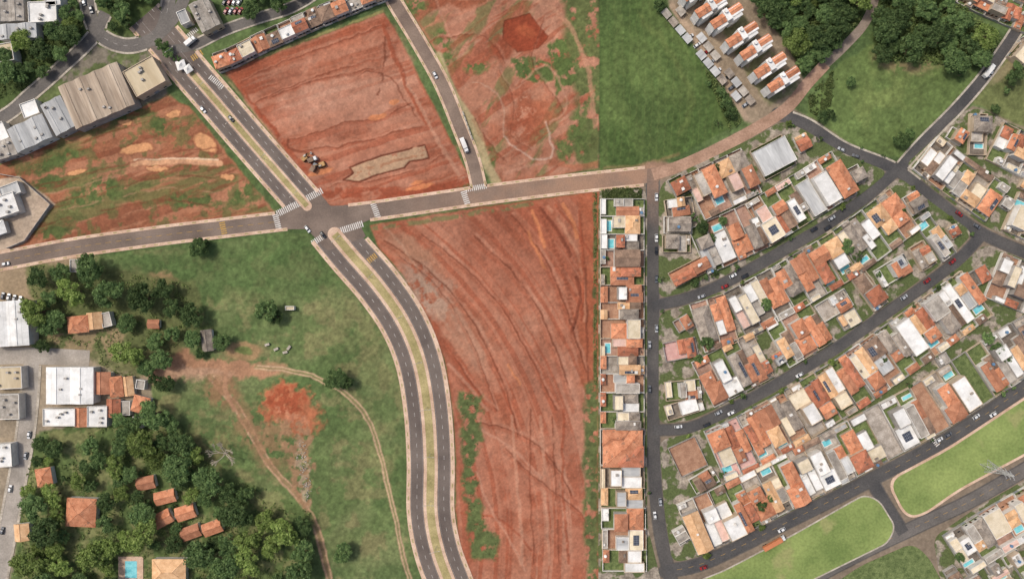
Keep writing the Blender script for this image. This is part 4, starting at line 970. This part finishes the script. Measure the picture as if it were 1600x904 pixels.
def apartment(px,py,w,d,ang,h=11.5):
    f=(CAMH-h)/CAMH; x,y=W((px,py)); root=obj("apartment_block",None,loc=(x*f,y*f,0),rot=ang)
    mb=MB(); mb.box(-w/2,w/2,-d/2,d/2,-.4,h)
    for k in range(1,4): mb.box(-w/2-.05,w/2+.05,-d/2-.05,d/2+.05,k*2.85-.12,k*2.85+.08)
    for sx in(-1,1): mb.box(sx*w*.25-3.2,sx*w*.25+3.2,-d/2-1.7,-d/2+.02,-.4,h-.6)
    obj("wall",mb.mesh("wall",[M['white']]),root)
    r,_,_,_=roof_hip(-w/2,-.9,-d/2,d/2,h+.15,.38,.25,True); ro=obj("roof",r.mesh("roof",[M['terra1']]),root)
    r,_,_,_=roof_hip(.9,w/2,-d/2+.4,d/2+.4,h-.35,.38,.25,True); obj("roof",r.mesh("roof",[M['terra1']]),root)
    for sx in(-1,1):
        mb=MB(); mb.box(sx*w*.25-3.3,sx*w*.25+3.3,-d/2-1.8,-d/2-.3,h-.45,h-.3); obj("balcony_canopy",mb.mesh("balcony_canopy",[M['white']]),root)
    mb=MB(); mb.box(-1.5,1.5,-d/2-.6,d/2+1.4,-.3,h+1.6); obj("stair_tower",mb.mesh("stair_tower",[M['white']]),root)
    mb=MB(); mb.cyl((0,d/2-.2),1.0,h+1.6,h+2.8,14); obj("water_tank",mb.mesh("water_tank",[M['white']]),root)
    for k in range(4):
        for sx in(-.42,-.1,.1,.42):
            mb=MB(); mb.box(sx*w-.6,sx*w+.6,-d/2-.1,-d/2-.04,k*2.85+.9,k*2.85+2.1); obj("window",mb.mesh("window",[M['glass']]),root)
    root["label"]="four-storey white apartment block with terracotta roof"; root["category"]="apartment block"; root["group"]="apartment blocks in a row"
for (px,py) in [(1112,8),(1136,25),(1160,54),(1182,74),(1204,102),(1225,124),(1092,-18)]: apartment(px,py,19,4.6,math.radians(33))
def carport(px,py,ang):
    x,y=W((px,py)); root=obj("carport",None,loc=(x,y,0),rot=ang)
    mb=MB(); mb.quad([(-2.6,-2,2.4),(2.6,-2,2.4),(2.6,2,2.75),(-2.6,2,2.75)]); mb.quad([(-2.6,2,2.69),(2.6,2,2.69),(2.6,-2,2.34),(-2.6,-2,2.34)]); obj("roof",mb.mesh("roof",[M[random.choice(['silver','cement','cement','greytile'])]]),root)
    for sx,sy in((-2.4,-1.8),(2.4,-1.8),(2.4,1.8),(-2.4,1.8)):
        mb=MB(); mb.cyl((sx,sy),.07,-.3,2.35,6); obj("post",mb.mesh("post",[M['metal']]),root)
    root["label"]="small grey-roofed carport beside the apartments"; root["category"]="carport"; root["group"]="carports in a row"
for k in range(11):
    t=k/10
    if k not in(4,9): carport(1040+t*108,24+t*128,math.radians(-50))
    if k not in (1,2,6): carport(1062+t*108,20+t*138,math.radians(-50))
# ---------------------------------------------------------------- trees
def crown_mesh(seed,nl=26,per=85,size=.085,mat='leaf',flat=.62):
    rg=np.random.RandomState(seed)
    lobes=[]; sx=rg.uniform(.8,1.1);
    for k in range(nl):
        a=rg.rand()*2*math.pi; r=math.sqrt(rg.rand())*rg.uniform(.6,.86); zz=(1-r*r)*flat*rg.uniform(.3,1.0)
        lobes.append((r*math.cos(a)*sx,r*math.sin(a)/sx,zz,rg.uniform(.14,.32)))
    P=[];Nn=[]
    for (x,y,zc,rr) in lobes:
        d=rg.normal(size=(per,3)); d[:,2]=np.abs(d[:,2])*1.0-0.25; d/=np.linalg.norm(d,axis=1)[:,None]
        rad=rr*rg.uniform(.72,1.12,per)[:,None]
        P.append(np.array([x,y,zc])+d*rad*np.array([1,1,.8])); Nn.append(d)
    P=np.concatenate(P);Nn=np.concatenate(Nn)
    Nn=Nn+rg.normal(size=Nn.shape)*.45; Nn/=np.linalg.norm(Nn,axis=1)[:,None]
    ref=rg.normal(size=Nn.shape); A=np.cross(Nn,ref);A/=np.linalg.norm(A,axis=1)[:,None];Bv=np.cross(Nn,A)
    s=(size*rg.uniform(.5,1.2,len(P)))[:,None]
    q=np.stack([P+A*s*.9,P+Bv*s*.6,P-A*s*.9,P-Bv*s*.6],1).reshape(-1,3)
    me=bpy.data.meshes.new("crown")
    v=[tuple(p) for p in q]; f=[tuple(range(4*i,4*i+4)) for i in range(len(P))]
    for (x,y,zc,rr) in lobes:
        n=len(v); R_=rr*.78
        for j in range(6):
            an=j*math.pi/3+rg.rand()*.4; v.append((x+R_*math.cos(an),y+R_*math.sin(an),zc-.06))
        v.append((x,y,zc+R_*.62)); v.append((x,y,zc-R_*.5))
        for j in range(6): f.append((n+j,n+(j+1)%6,n+6)); f.append((n+(j+1)%6,n+j,n+7))
    me.from_pydata(v,[],f); me.materials.append(M[mat]); me.update(); return me
crowns=[crown_mesh(s,nl=34,per=75,size=.07) for s in range(8)]; crownsl=[crown_mesh(s+20,nl=30,per=75,size=.075,mat='leafl') for s in range(3)]
smallc=[crown_mesh(s+40,nl=9,per=70,size=.14) for s in range(3)]
def trunk_mesh(seed):
    rg=random.Random(seed); mb=MB()
    mb.cyl((0,0),.085,-1.0,-.35,8,r2=.06)
    for k in range(5):
        a=k*1.256+rg.random(); r=rg.uniform(.35,.6); p=Vector((0,0,-.42)); q=Vector((r*math.cos(a),r*math.sin(a),rg.uniform(-.05,.2))); m=(p+q)/2+Vector((0,0,-.05))
        mb.beam(p,m,.06); mb.beam(m,q,.035)
    return mb.mesh("trunk",[M['bark']])
trunks=[trunk_mesh(s) for s in range(3)]
tcount=[0]
trg=random.Random(99)
def tree(px,py,r,kind='leaf',label=None,group=None,shift=True):
    if tcount[0]>=298: return
    tcount[0]+=1
    rm=r*S; hgt=rm*1.05
    f=(CAMH-hgt)/CAMH if shift else 1
    x,y=W((px,py)); root=obj("tree",None,loc=(x*f,y*f,rm*.85),rot=trg.uniform(0,6.28))
    root.scale=(rm*trg.uniform(.92,1.12),rm*trg.uniform(.88,1.08),rm*trg.uniform(.7,.95))
    me=trg.choice(crownsl if kind=='light' else (smallc if r<9 else crowns))
    obj("crown",me,root); obj("trunk",trg.choice(trunks),root)
    root["label"]=label or ("bright green broad-crowned tree" if kind=='light' else "dense dark green broadleaf tree"); root["category"]="tree"
    if group: root["group"]=group
for t in [(415,485,22),(430,495,14),(310,388,17),(322,380,9),(524,592,19),(540,596,15),(300,528,17),(345,535,16),(312,552,10),(258,600,17),(240,592,10),(75,508,20),(537,862,16),(528,872,10),(252,70,12),(262,82,10),(276,92,8),(1135,160,12),(1142,176,12),(1128,145,9),(1122,192,8),(1108,128,7),(1030,8,12),(1285,182,10),(1298,178,9),(1410,218,14),(1422,208,9),(1330,128,10),(1556,170,9),(1585,120,14),(1592,100,10),(1575,140,8),(66,540,12),(200,500,14),(1500,118,8),(28,110,14),(222,740,6),(246,766,5),(272,791,6),(140,790,6)]:
    tree(*t,group="scattered trees")
for t in [(1098,355,13),(1110,372,10),(1130,345,9),(1105,535,12),(1198,475,11),(1092,560,9),(1325,385,12),(1340,400,10),(1190,790,11),(1205,778,9),(1545,528,12),(1560,545,12),(1120,262,9),(1085,340,8),(1180,300,7),(1445,520,8),(1410,330,8),(1575,560,9),(1500,870,9),(1350,275,8),(1085,440,9),(1100,434,8),(1115,428,8),(1265,735,7),(1500,215,8),(960,655,6),(975,660,7),(948,404,5),(1270,520,8),(1240,400,8),(1380,560,8),(1310,640,7),(1130,740,8),(1160,620,8),(1240,650,7),(1420,600,7),(1375,430,8),(1290,445,6),(1465,560,6),(1150,560,7),(1225,290,7),(1545,270,7)]:
    tree(*t,label="leafy garden tree between houses",group="garden trees")
avoid=[(228,754,17),(258,776,19),(254,810,17),(290,800,17),(298,831,16),(332,824,17),(127,800,30),(265,892,32),(205,888,29),(34,832,16),(70,745,17),(134,506,32),(168,500,13),(323,532,16),(240,506,10),(25,565,20),(118,640,50)]
def wood(poly,n,rmin,rmax,sp,seed,group,light=0.12,gap=.36):
    rg=random.Random(seed); xs=[p[0] for p in poly];ys_=[p[1] for p in poly]; pts=[]
    tries=0
    while len(pts)<n and tries<7000:
        tries+=1; x,y=rg.uniform(min(xs),max(xs)),rg.uniform(min(ys_),max(ys_))
        if not inpoly([x],[y],poly)[0]: continue
        fr=tries/7000.0
        r=rmax-(rmax-rmin)*min(1,fr*2.2)*rg.random()**.6 if fr<.5 else rg.uniform(rmin,(rmin+rmax)/2)
        r*=rg.choice([1,1,.8,.62])
        if fbm(np.array([x]),np.array([y]),40,3,seed+700)[0]<gap: continue
        if any((x-a)**2+(y-b)**2<((r+c)*sp)**2 for a,b,c in pts): continue
        if any((x-a)**2+(y-b)**2<(c+r*.55)**2 for a,b,c in avoid): continue
        if near_road([(x,y)],extra=r*.45)[0]: continue
        pts.append((x,y,r))
    for x,y,r in pts: tree(x,y,r,'light' if rg.random()<light else 'leaf',group=group)
wood([(62,690),(150,665),(212,640),(262,652),(300,700),(335,745),(425,775),(472,805),(482,870),(470,915),(300,930),(60,930),(32,850),(42,760)],84,9,27,.66,1,"trees of the dense wood",0.34,.41)
wood([(45,425),(125,420),(232,440),(300,455),(300,500),(262,555),(215,585),(150,562),(140,530),(100,480),(60,535),(50,470)],18,10,26,.7,2,"trees around the farmhouse",.2,.4)
wood([(1180,-20),(1365,-20),(1350,30),(1300,82),(1262,122),(1245,90),(1235,60),(1205,30)],27,10,24,.58,3,"trees of the wood by the apartments",0.15)
wood([(1385,-20),(1462,-20),(1500,30),(1555,62),(1540,95),(1490,95),(1470,70),(1380,88),(1368,50)],22,10,24,.58,4,"trees of the wood beside the field",0.15)
wood([(25,65),(95,42),(125,60),(105,105),(60,125),(10,125),(-10,155),(-10,110)],10,10,20,.6,5,"trees beside the industrial street")
wood([(95,-10),(135,-10),(125,40),(98,45)],4,9,16,.6,6,"trees beside the industrial street")
wood([(160,-15),(240,-15),(244,20),(225,44),(175,44),(158,20)],8,9,16,.6,7,"trees on the roundabout")
wood([(375,-20),(510,-20),(480,12),(420,32),(385,25)],7,10,17,.6,8,"trees behind the terrace")
rr=random.Random(12)
cand=[]
for k in ('A','B','C','V','D'):
    P,h=roads[k]; N=normals(P)
    for i in range(3,len(P)-1,2 if k!='V' else 5):
        for s in (-1,1):
            if rr.random()<.5 or (k=='C' and s>0 and rr.random()<.85): continue
            c=P[i]+N[i]*s*(h+rr.uniform(2,5))
            if near_road([c],skip=(k,),extra=4)[0] or c[0]>1595 or c[1]>895: continue
            cand.append(c)
rr.shuffle(cand)
for c in cand[:90]: tree(c[0],c[1],rr.uniform(3.6,7),'light' if rr.random()<.3 else 'leaf',label="small round street tree on the footway",group="street trees",shift=False)
print("TREES",tcount[0],"LOTS",len(lots))
def thicket(poly,n,size,zmax,name,label,seed,mat='leafw',thr=.45):
    rg=np.random.RandomState(seed); xs=[p[0] for p in poly];ys_=[p[1] for p in poly]
    x=rg.uniform(min(xs),max(xs),n*3);y=rg.uniform(min(ys_),max(ys_),n*3); k=inpoly(x,y,poly)&(fbm(x,y,9,3,seed)>thr)&~near_road(np.stack([x,y],1),extra=3)
    for a,b,c in avoid: k&=((x-a)**2+(y-b)**2>(c*.8)**2)
    x=x[k][:n];y=y[k][:n]; hz=fbm(x,y,5,3,seed+3)*zmax
    P=np.stack([(x-800)*S,(452-y)*S,rg.uniform(.1,1,len(x))*hz+.1],1)
    Nn=rg.normal(size=P.shape)*.6+np.array([0,0,1]); Nn/=np.linalg.norm(Nn,axis=1)[:,None]
    A=np.cross(Nn,rg.normal(size=P.shape));A/=np.linalg.norm(A,axis=1)[:,None];Bv=np.cross(Nn,A); s=(size*rg.uniform(.5,1.3,len(P)))[:,None]
    q=np.stack([P+A*s,P+Bv*s*.7,P-A*s,P-Bv*s*.7],1).reshape(-1,3)
    me=bpy.data.meshes.new(name); me.from_pydata([tuple(p) for p in q],[],[tuple(range(4*i,4*i+4)) for i in range(len(P))]); me.materials.append(M[mat])
    obj(name,me,kind="stuff",label=label,category="undergrowth")
thicket([(40,680),(240,640),(300,680),(345,745),(430,765),(485,800),(490,930),(30,930),(30,850)],7000,.55,2.2,"undergrowth","green undergrowth beneath the wood",201,thr=.53)
thicket([(45,415),(150,415),(300,445),(300,505),(262,560),(200,592),(140,560),(60,540)],2800,.5,1.6,"undergrowth","bushy undergrowth around farm trees",202,thr=.53)
thicket([(1180,-20),(1370,-20),(1350,40),(1262,130),(1220,40)],9000,.65,4.0,"undergrowth","undergrowth beneath the apartment wood trees",203,thr=.3)
thicket([(1370,-20),(1470,-20),(1560,60),(1540,105),(1380,95)],8000,.65,4.0,"undergrowth","undergrowth in the wood beside the field",204,thr=.3)
thicket([(927,302),(933,302),(933,600),(927,600)],900,.35,1.2,"hedge","thin ragged hedge along the lot boundary",205,thr=.45)
thicket([(722,615),(748,615),(748,700),(740,720),(750,790),(776,850),(770,872),(738,870),(724,760)],500,.3,.5,"undergrowth","patchy weedy strip on red soil",207,thr=.5)
thicket([(940,292),(1003,294),(1003,310),(940,310)],1500,.45,1.6,"hedge","dense green planting at the block end",208,thr=.3)
thicket([(1100,110),(1120,110),(1160,190),(1140,205)],1400,.5,1.8,"undergrowth","bushes at the field edge",209,thr=.35)
thicket([(1262,150),(1300,110),(1310,120),(1290,190),(1265,175)],1200,.5,1.4,"undergrowth","bushes at the field corner",210,thr=.45)
thicket([(-10,60),(130,30),(130,70),(60,130),(-10,160)],3000,.55,2.4,"undergrowth","bushes beside the industrial street",211,thr=.42)
root=obj("palm_tree",None,loc=(*W((230,797)),0)); mb=MB(); mb.cyl((0,0),.25,-.5,7,8,r2=.18); obj("trunk",mb.mesh("trunk",[M['bark']]),root)
mb=MB()
for k in range(15):
    a=k*2*math.pi/15; prev=None
    for j in range(7):
        r=j*.62; zz=7.3+math.sin(j*.55)*.9-j*.12; w=.55*math.sin(min(1,(j+.6)/3)*1.57)*(1-j/8)+.05
        p=Vector((r*math.cos(a),r*math.sin(a),zz)); n=Vector((-math.sin(a),math.cos(a),0))*w
        if prev: mb.quad([prev[0]-prev[1],p-n,p+n,prev[0]+prev[1]])
        prev=(p,n)
obj("crown",mb.mesh("palm_crown",[M['leafl']]),root); root["label"]="palm with star-shaped crown of fronds"; root["category"]="palm tree"
root=obj("bare_tree",None,loc=(*W((356,706)),0)); mb=MB(); rg=random.Random(8)
def br(p,d,l,t,n):
    q=p+d*l; mb.beam(p,q,t)
    if n==0: return
    for k in range(2 if n>2 else 3):
        nd=(d+Vector((rg.uniform(-.65,.65),rg.uniform(-.65,.65),rg.uniform(-.1,.3)))).normalized(); br(q,nd,l*rg.uniform(.7,.95),t*.72,n-1)
mb.cyl((0,0),.3,-.5,3.0,8,r2=.25)
for k in range(6):
    a=k*1.05+rg.uniform(-.3,.3); br(Vector((0,0,2.8)),Vector((math.cos(a),math.sin(a),rg.uniform(.4,.8))).normalized(),rg.uniform(2.0,3.0),.34,4)
obj("branch",mb.mesh("bare_branches",[M['palebark']]),root); root["label"]="leafless pale tree with spreading bare branches"; root["category"]="tree"
# ---------------------------------------------------------------- vehicles
def loft(mb,secs,mat=0):
    n0=len(mb.v)
    for (x,zb,zt,hw,tw) in secs:
        mb.v+=[(x,-hw,zb),(x,hw,zb),(x,hw*1.0,(zb+zt)/2+.05),(x,tw,zt),(x,-tw,zt),(x,-hw*1.0,(zb+zt)/2+.05)]
    for i in range(len(secs)-1):
        for j in range(6):
            a=n0+i*6+j;b=n0+i*6+(j+1)%6; mb.f.append((a,b,b+6,a+6)[::-1]); mb.m.append(mat)
    mb.f.append(tuple(n0+j for j in range(6))); mb.m.append(mat); e=n0+(len(secs)-1)*6; mb.f.append(tuple(e+j for j in range(6))[::-1]); mb.m.append(mat)
bodym={}
mb=MB(); loft(mb,[(-2.15,.35,.75,.75,.68),(-2.05,.25,.92,.86,.78),(-1.2,.22,.98,.88,.8),(.9,.22,.97,.88,.8),(1.9,.25,.85,.86,.74),(2.15,.35,.65,.74,.6)]); loft(mb,[(-1.35,1.36,1.42,.58,.56),(-1.1,1.38,1.46,.64,.6),(.1,1.38,1.47,.64,.6),(.35,1.34,1.4,.6,.56)])
for k in carcols: bodym[k]=mb.mesh("car_body",[M['car_'+k]])
mb=MB(); loft(mb,[(-1.95,.9,.96,.76,.72),(-1.35,.9,1.37,.8,.58),(.35,.9,1.35,.8,.58),(1.1,.9,.97,.78,.72)]); glassm=mb.mesh("car_window",[M['glass']])
mb=MB(); mb.cyl((0,.32),.32,-.1,.1,14,axis='y'); wheelm=mb.mesh("wheel",[M['tyre']])
def car(px,py,ang,colr,label=None,group="cars parked and driving on the streets"):
    x,y=W((px,py)); root=obj("car",None,loc=(x,y,.12),rot=ang)
    obj("body",bodym[colr],root); obj("window",glassm,root)
    for wx_,wy_ in((-1.35,-.8),(-1.35,.8),(1.35,-.8),(1.35,.8)): obj("wheel",wheelm,root,loc=(wx_,wy_,0))
    root["label"]=label or f"{colr} hatchback car on the asphalt street"; root["category"]="car"; root["group"]=group
crg=random.Random(77)
def cars_on(key,n,off,sides=(-1,1),rng=(0.05,.95),xmax=1600,ymax=900):
    P,h=roads[key];N=normals(P); got=0;tr=0;used=[]
    while got<n and tr<200:
        tr+=1; i=crg.randint(int(rng[0]*len(P)),int(rng[1]*len(P))-2); s=crg.choice(sides); c=P[i]+N[i]*s*off
        if not(0<c[0]<xmax and 0<c[1]<ymax) or near_road([c],skip=(key,),extra=6)[0] or any(np.hypot(*(c-u))<16 for u in used): continue
        d=P[i+1]-P[i]; a=math.atan2(-d[1],d[0])+(math.pi if s>0 else 0); used.append(c)
        car(c[0],c[1],a,crg.choice(['white','white','silver','black','grey','red','silver','silver'])); got+=1
cars_on('A',7,4.6);cars_on('B',8,4.6);cars_on('C',6,6);cars_on('V',9,5.4);cars_on('D',4,4.6);cars_on('E',1,4);cars_on('west',5,7);cars_on('ringroad',2,4.6)
car(318,172,math.radians(-50),'white')
car(481,358,math.radians(-52),'white');car(505,367,math.radians(-52),'black')
car(680,118,math.radians(-62),'white');car(362,186,math.radians(-50),'black');car(10,412,math.radians(10),'white')
for k in range(8): car(352+k*0.5+ (k%4)*7,4+(k//4)*14,math.radians(60),crg.choice(['white','silver','black','red']),"car in the commercial car park",group="cars in the car park")
for k in range(4): car(6+k*9,462+k*2,math.radians(80),crg.choice(['white','silver','grey']),"car parked in the dusty yard",group="cars in the yard")
for k in range(9): t=k/8; car(1078+t*86,58+t*106,math.radians(36),crg.choice(['white','silver','black','red','grey']),"car parked beside the apartment carports",group="cars parked by the apartments")
def truck(px,py,ang,colr,label,L=9,cargo='white'):
    x,y=W((px,py)); root=obj("truck",None,loc=(x,y,.12),rot=ang)
    mb=MB(); loft(mb,[(L/2-2,.5,2.7,1.15,1.05),(L/2-.5,.5,2.6,1.15,1.05),(L/2-.1,.5,1.5,1.1,1.0)]); obj("cab",mb.mesh("cab",[M['car_'+colr]]),root)
    mb=MB(); mb.box(L/2-.45,L/2-.2,-.95,.95,1.6,2.4); obj("windscreen",mb.mesh("windscreen",[M['glass']]),root)
    mb=MB(); mb.box(-L/2,L/2-2.3,-1.2,1.2,1.0,3.1); mb.box(-L/2+.1,L/2-2.4,-1.1,1.1,3.1,3.16); obj("cargo_box",mb.mesh("cargo_box",[M[cargo]]),root)
    mb=MB(); mb.box(-L/2+.1,L/2-.3,-.5,.5,.6,.98); obj("chassis",mb.mesh("chassis",[M['tyre']]),root)
    for wx_ in(-L/2+1.2,-L/2+2.5,L/2-1.2):
        for s in(-1.05,1.05): o=obj("wheel",wheelm,root,loc=(wx_,s,0)); o.scale=(1.5,1.3,1.5)
    root["label"]=label; root["category"]="truck"
truck(726,228,math.radians(-68),'white',"white box truck parked at the kerb",8.5)
truck(1208,846,math.radians(29),'white',"long truck with orange cargo on the road",14,'car_orange')
truck(300,66,math.radians(40),'white',"white delivery truck near the crossing",7)
truck(1542,112,math.radians(50),'white',"white bus-like truck by the field",9)
def excavator(px,py,ang,label):
    x,y=W((px,py)); root=obj("excavator",None,loc=(x,y,.2),rot=ang)
    for s in(-1,1):
        mb=MB(); mb.box(-1.9,1.9,s*1.2-.3,s*1.2+.3,.12,.75); mb.cyl((-1.9,.44),.32,s*1.2-.3,s*1.2+.3,10,axis='y'); mb.cyl((1.9,.44),.32,s*1.2-.3,s*1.2+.3,10,axis='y'); obj("track",mb.mesh("track",[M['tyre']]),root)
    mb=MB(); loft(mb,[(-2.2,1,1.9,1.2,1.1),(-1.9,.9,2.2,1.3,1.2),(1.0,.9,2.0,1.3,1.2)]); obj("body",mb.mesh("body",[M['yellow']]),root)
    mb=MB(); mb.box(-.2,1.3,.25,1.15,2.0,3.0); obj("cab",mb.mesh("cab",[M['cement']]),root)
    mb=MB(); mb.beam((.9,-.2,1.6),(2.6,-.2,3.4),.4); mb.beam((2.6,-.2,3.4),(4.0,-.2,2.8),.35); obj("boom",mb.mesh("boom",[M['yellow']]),root)
    mb=MB(); mb.beam((4.0,-.2,2.8),(4.3,-.2,1.0),.3); obj("arm",mb.mesh("arm",[M['yellow']]),root)
    mb=MB(); loft(mb,[(3.6,.3,.9,.5,.6),(4.1,.1,1.1,.55,.6),(4.6,.7,1.2,.5,.55)]); obj("bucket",mb.mesh("bucket",[M['metal']]),root)
    root["label"]=label; root["category"]="excavator"; root["group"]="earthmoving machines on the soil"
excavator(478,247,math.radians(40),"dusty tracked excavator on red soil"); excavator(503,258,math.radians(200),"dusty excavator working on red soil")
truck(490,250,math.radians(25),'white',"small dump truck on the red soil lot",5.5,'browntile'); truck(492,262,math.radians(60),'grey',"small site truck on the red soil lot",5.5,'browntile')
for k in range(6):
    x,y=W((724+k*2.6,178+k*7.4)); root=obj("concrete_pipe",None,loc=(x,y,.7),rot=math.radians(-70))
    n=16; mb=MB()
    for i in range(n):
        a=2*math.pi*i/n;b=2*math.pi*(i+1)/n
        for r,fl in((.5,0),(.4,1)):
            q=[(-1.2,r*math.cos(a),r*math.sin(a)),(1.2,r*math.cos(a),r*math.sin(a)),(1.2,r*math.cos(b),r*math.sin(b)),(-1.2,r*math.cos(b),r*math.sin(b))]
            mb.quad(q if fl else q[::-1])
        for xx in(-1.2,1.2): mb.quad([(xx,.5*math.cos(a),.5*math.sin(a)),(xx,.5*math.cos(b),.5*math.sin(b)),(xx,.4*math.cos(b),.4*math.sin(b)),(xx,.4*math.cos(a),.4*math.sin(a))])
    obj("pipe_shell",mb.mesh("pipe_shell",[M['concrete']]),root); root["label"]="pale concrete drainage pipe lying by road"; root["category"]="pipe"; root["group"]="concrete pipes in a row"
def tent(px,py,w,ang):
    x,y=W((px,py)); root=obj("canopy_tent",None,loc=(x,y,0),rot=ang); mb=MB(); c=[(-w,-w),(w,-w),(w,w),(-w,w)]
    for i in range(4): a=c[i];b=c[(i+1)%4]; mb.quad([(a[0],a[1],2.6),(b[0],b[1],2.6),(b[0]*.4,b[1]*.4,3.2),(a[0]*.4,a[1]*.4,3.2)]); mb.quad([(a[0]*.4,a[1]*.4,3.2),(b[0]*.4,b[1]*.4,3.2),(0,0,4.2)]); mb.quad([(a[0],a[1],2.3),(b[0],b[1],2.3),(b[0],b[1],2.6),(a[0],a[1],2.6)])
    obj("canopy",mb.mesh("canopy",[M['white']]),root)
    for a in c: mb=MB(); mb.cyl((a[0]*.97,a[1]*.97),.06,0,2.6,6); obj("post",mb.mesh("post",[M['metal']]),root)
    root["label"]="white peaked canopy tent at the avenue end"; root["category"]="tent"
tent(286,104,2.6,.3);tent(297,110,2.2,.6)
def rubble(cx,cy,rx,ry,n,seed,name,label,smax=.6):
    rg=random.Random(seed); mb=MB()
    for k in range(n):
        a=rg.uniform(0,6.28);r=math.sqrt(rg.random()); x,y=W((cx+rx*r*math.cos(a),cy+ry*r*math.sin(a))); s=rg.uniform(.15,smax); h=rg.uniform(.15,.4)
        an=rg.uniform(0,3); d=Vector((math.cos(an),math.sin(an),rg.uniform(-.3,.3)))*s; mb.beam(Vector((x,y,.3))-d,Vector((x,y,.3))+d,h*1.2)
    obj(name,mb.mesh(name,[M['concrete']]),kind="stuff",label=label,category="rubble")
rubble(472,715,8,28,50,1,"rubble","pale builders' rubble scattered on grass",.4); rubble(480,765,7,20,36,3,"rubble","small stones scattered on bare ground",.4)
for (px,py,a) in [(418,538,.3),(432,545,.5),(446,550,.2),(452,543,.9)]:
    x,y=W((px,py)); mb=MB()
    for k in range(4): mb.box(-1.4+k*.05,1.4,-.6,.6+k*.04,k*.3,k*.3+.24)
    obj("concrete_slab_stack",mb.mesh("slab_stack",[M['concrete']]),loc=(x,y,.1),rot=a,label="stack of pale concrete slabs on grass",category="slab stack",group="slab stacks in the pasture")
lm=MB(); lm.cyl((0,0),.11,0,9,8,r2=.07); polem=lm.mesh("pole",[M['metal']])
lm=MB(); lm.beam((0,0,8.9),(0,2.2,9.4),.1); lm.beam((0,0,8.9),(0,-2.2,9.4),.1); armm=lm.mesh("arm",[M['metal']])
lm=MB(); lm.box(-.18,.18,-.45,.45,-.07,.07); headm=lm.mesh("lamp_head",[M['concrete']])
for key,i0 in(('aveN',20),('aveS',6)):
    P=roads[key][0]
    for i in range(i0,len(P)-4,18):
        d=P[i+1]-P[i]; x,y=W(P[i]); root=obj("street_lamp",None,loc=(x,y,.2),rot=math.atan2(-d[1],d[0]))
        obj("pole",polem,root);obj("arm",armm,root)
        for s in(-1,1): obj("lamp_head",headm,root,loc=(0,s*2.5,9.45))
        root["label"]="double-armed street lamp on the median"; root["category"]="street lamp"; root["group"]="street lamps on the median"
x,y=W((1540,727)); root=obj("transmission_tower",None,loc=(x,y,.2),rot=math.radians(28)); root.scale=(.8,.8,.85); mb=MB(); mc=MB()
lev=[(0,3.2),(6,2.3),(12,1.5),(17,.9),(22,.7),(26,.35)]
cs=[(-1,-1),(1,-1),(1,1),(-1,1)]
for (z0,r0),(z1,r1) in zip(lev[:-1],lev[1:]):
    for i in range(4):
        a=cs[i];b=cs[(i+1)%4]
        mb.beam((a[0]*r0,a[1]*r0,z0),(a[0]*r1,a[1]*r1,z1),.26); mb.beam((a[0]*r0,a[1]*r0,z0),(b[0]*r1,b[1]*r1,z1),.13); mb.beam((b[0]*r0,b[1]*r0,z0),(a[0]*r1,a[1]*r1,z1),.13); mb.beam((a[0]*r1,a[1]*r1,z1),(b[0]*r1,b[1]*r1,z1),.13)
for zz,l in((17,5),(21,4.4),(25,3.6)):
    for s in(-1,1): mc.beam((0,0,zz+.8),(0,s*l,zz),.18); mc.beam((0,0,zz-.5),(0,s*l,zz),.18); mc.beam((.5,0,zz),(0,s*l,zz),.14);mc.beam((-.5,0,zz),(0,s*l,zz),.14); mc.beam((0,s*l,zz),(0,s*l,zz-1.2),.18)
obj("lattice_mast",mb.mesh("lattice_mast",[M['silver']]),root); obj("cross_arm",mc.mesh("cross_arm",[M['silver']]),root); root["label"]="steel lattice transmission tower on the lawn"; root["category"]="transmission tower"
# ---------------------------------------------------------------- light, camera
sd=Vector((-0.75,0.38,0)).normalized(); el=math.radians(57)
toward=Vector((sd.x*math.cos(el),sd.y*math.cos(el),math.sin(el)))
w=bpy.data.worlds.new("World"); scene.world=w; w.use_nodes=True; nt=w.node_tree
sky=nt.nodes.new("ShaderNodeTexSky"); sky.sky_type='NISHITA'; sky.sun_disc=False; sky.sun_elevation=el; sky.sun_rotation=math.atan2(toward.x,toward.y); sky.dust_density=5.0; sky.air_density=0.9; sky.ozone_density=1.0
nt.links.new(sky.outputs[0],nt.nodes["Background"].inputs[0]); nt.nodes["Background"].inputs[1].default_value=0.15
l=bpy.data.lights.new("sun",'SUN'); l.energy=2.2; l.angle=math.radians(6.0); l.color=(1,.96,.885)
lo=bpy.data.objects.new("sun",l); COL.objects.link(lo); lo.rotation_euler=(-toward).to_track_quat('-Z','Y').to_euler(); lo.location=(0,0,300)
cam=bpy.data.cameras.new("camera"); cam.sensor_width=36; cam.lens=36*CAMH/(1600*S); cam.clip_end=10000; cam.clip_start=1
co=bpy.data.objects.new("camera",cam); COL.objects.link(co); co.location=(0,0,CAMH); co.rotation_euler=(0,0,0); scene.camera=co
scene.view_settings.view_transform='Standard'; scene.view_settings.look='None'; scene.view_settings.exposure=0
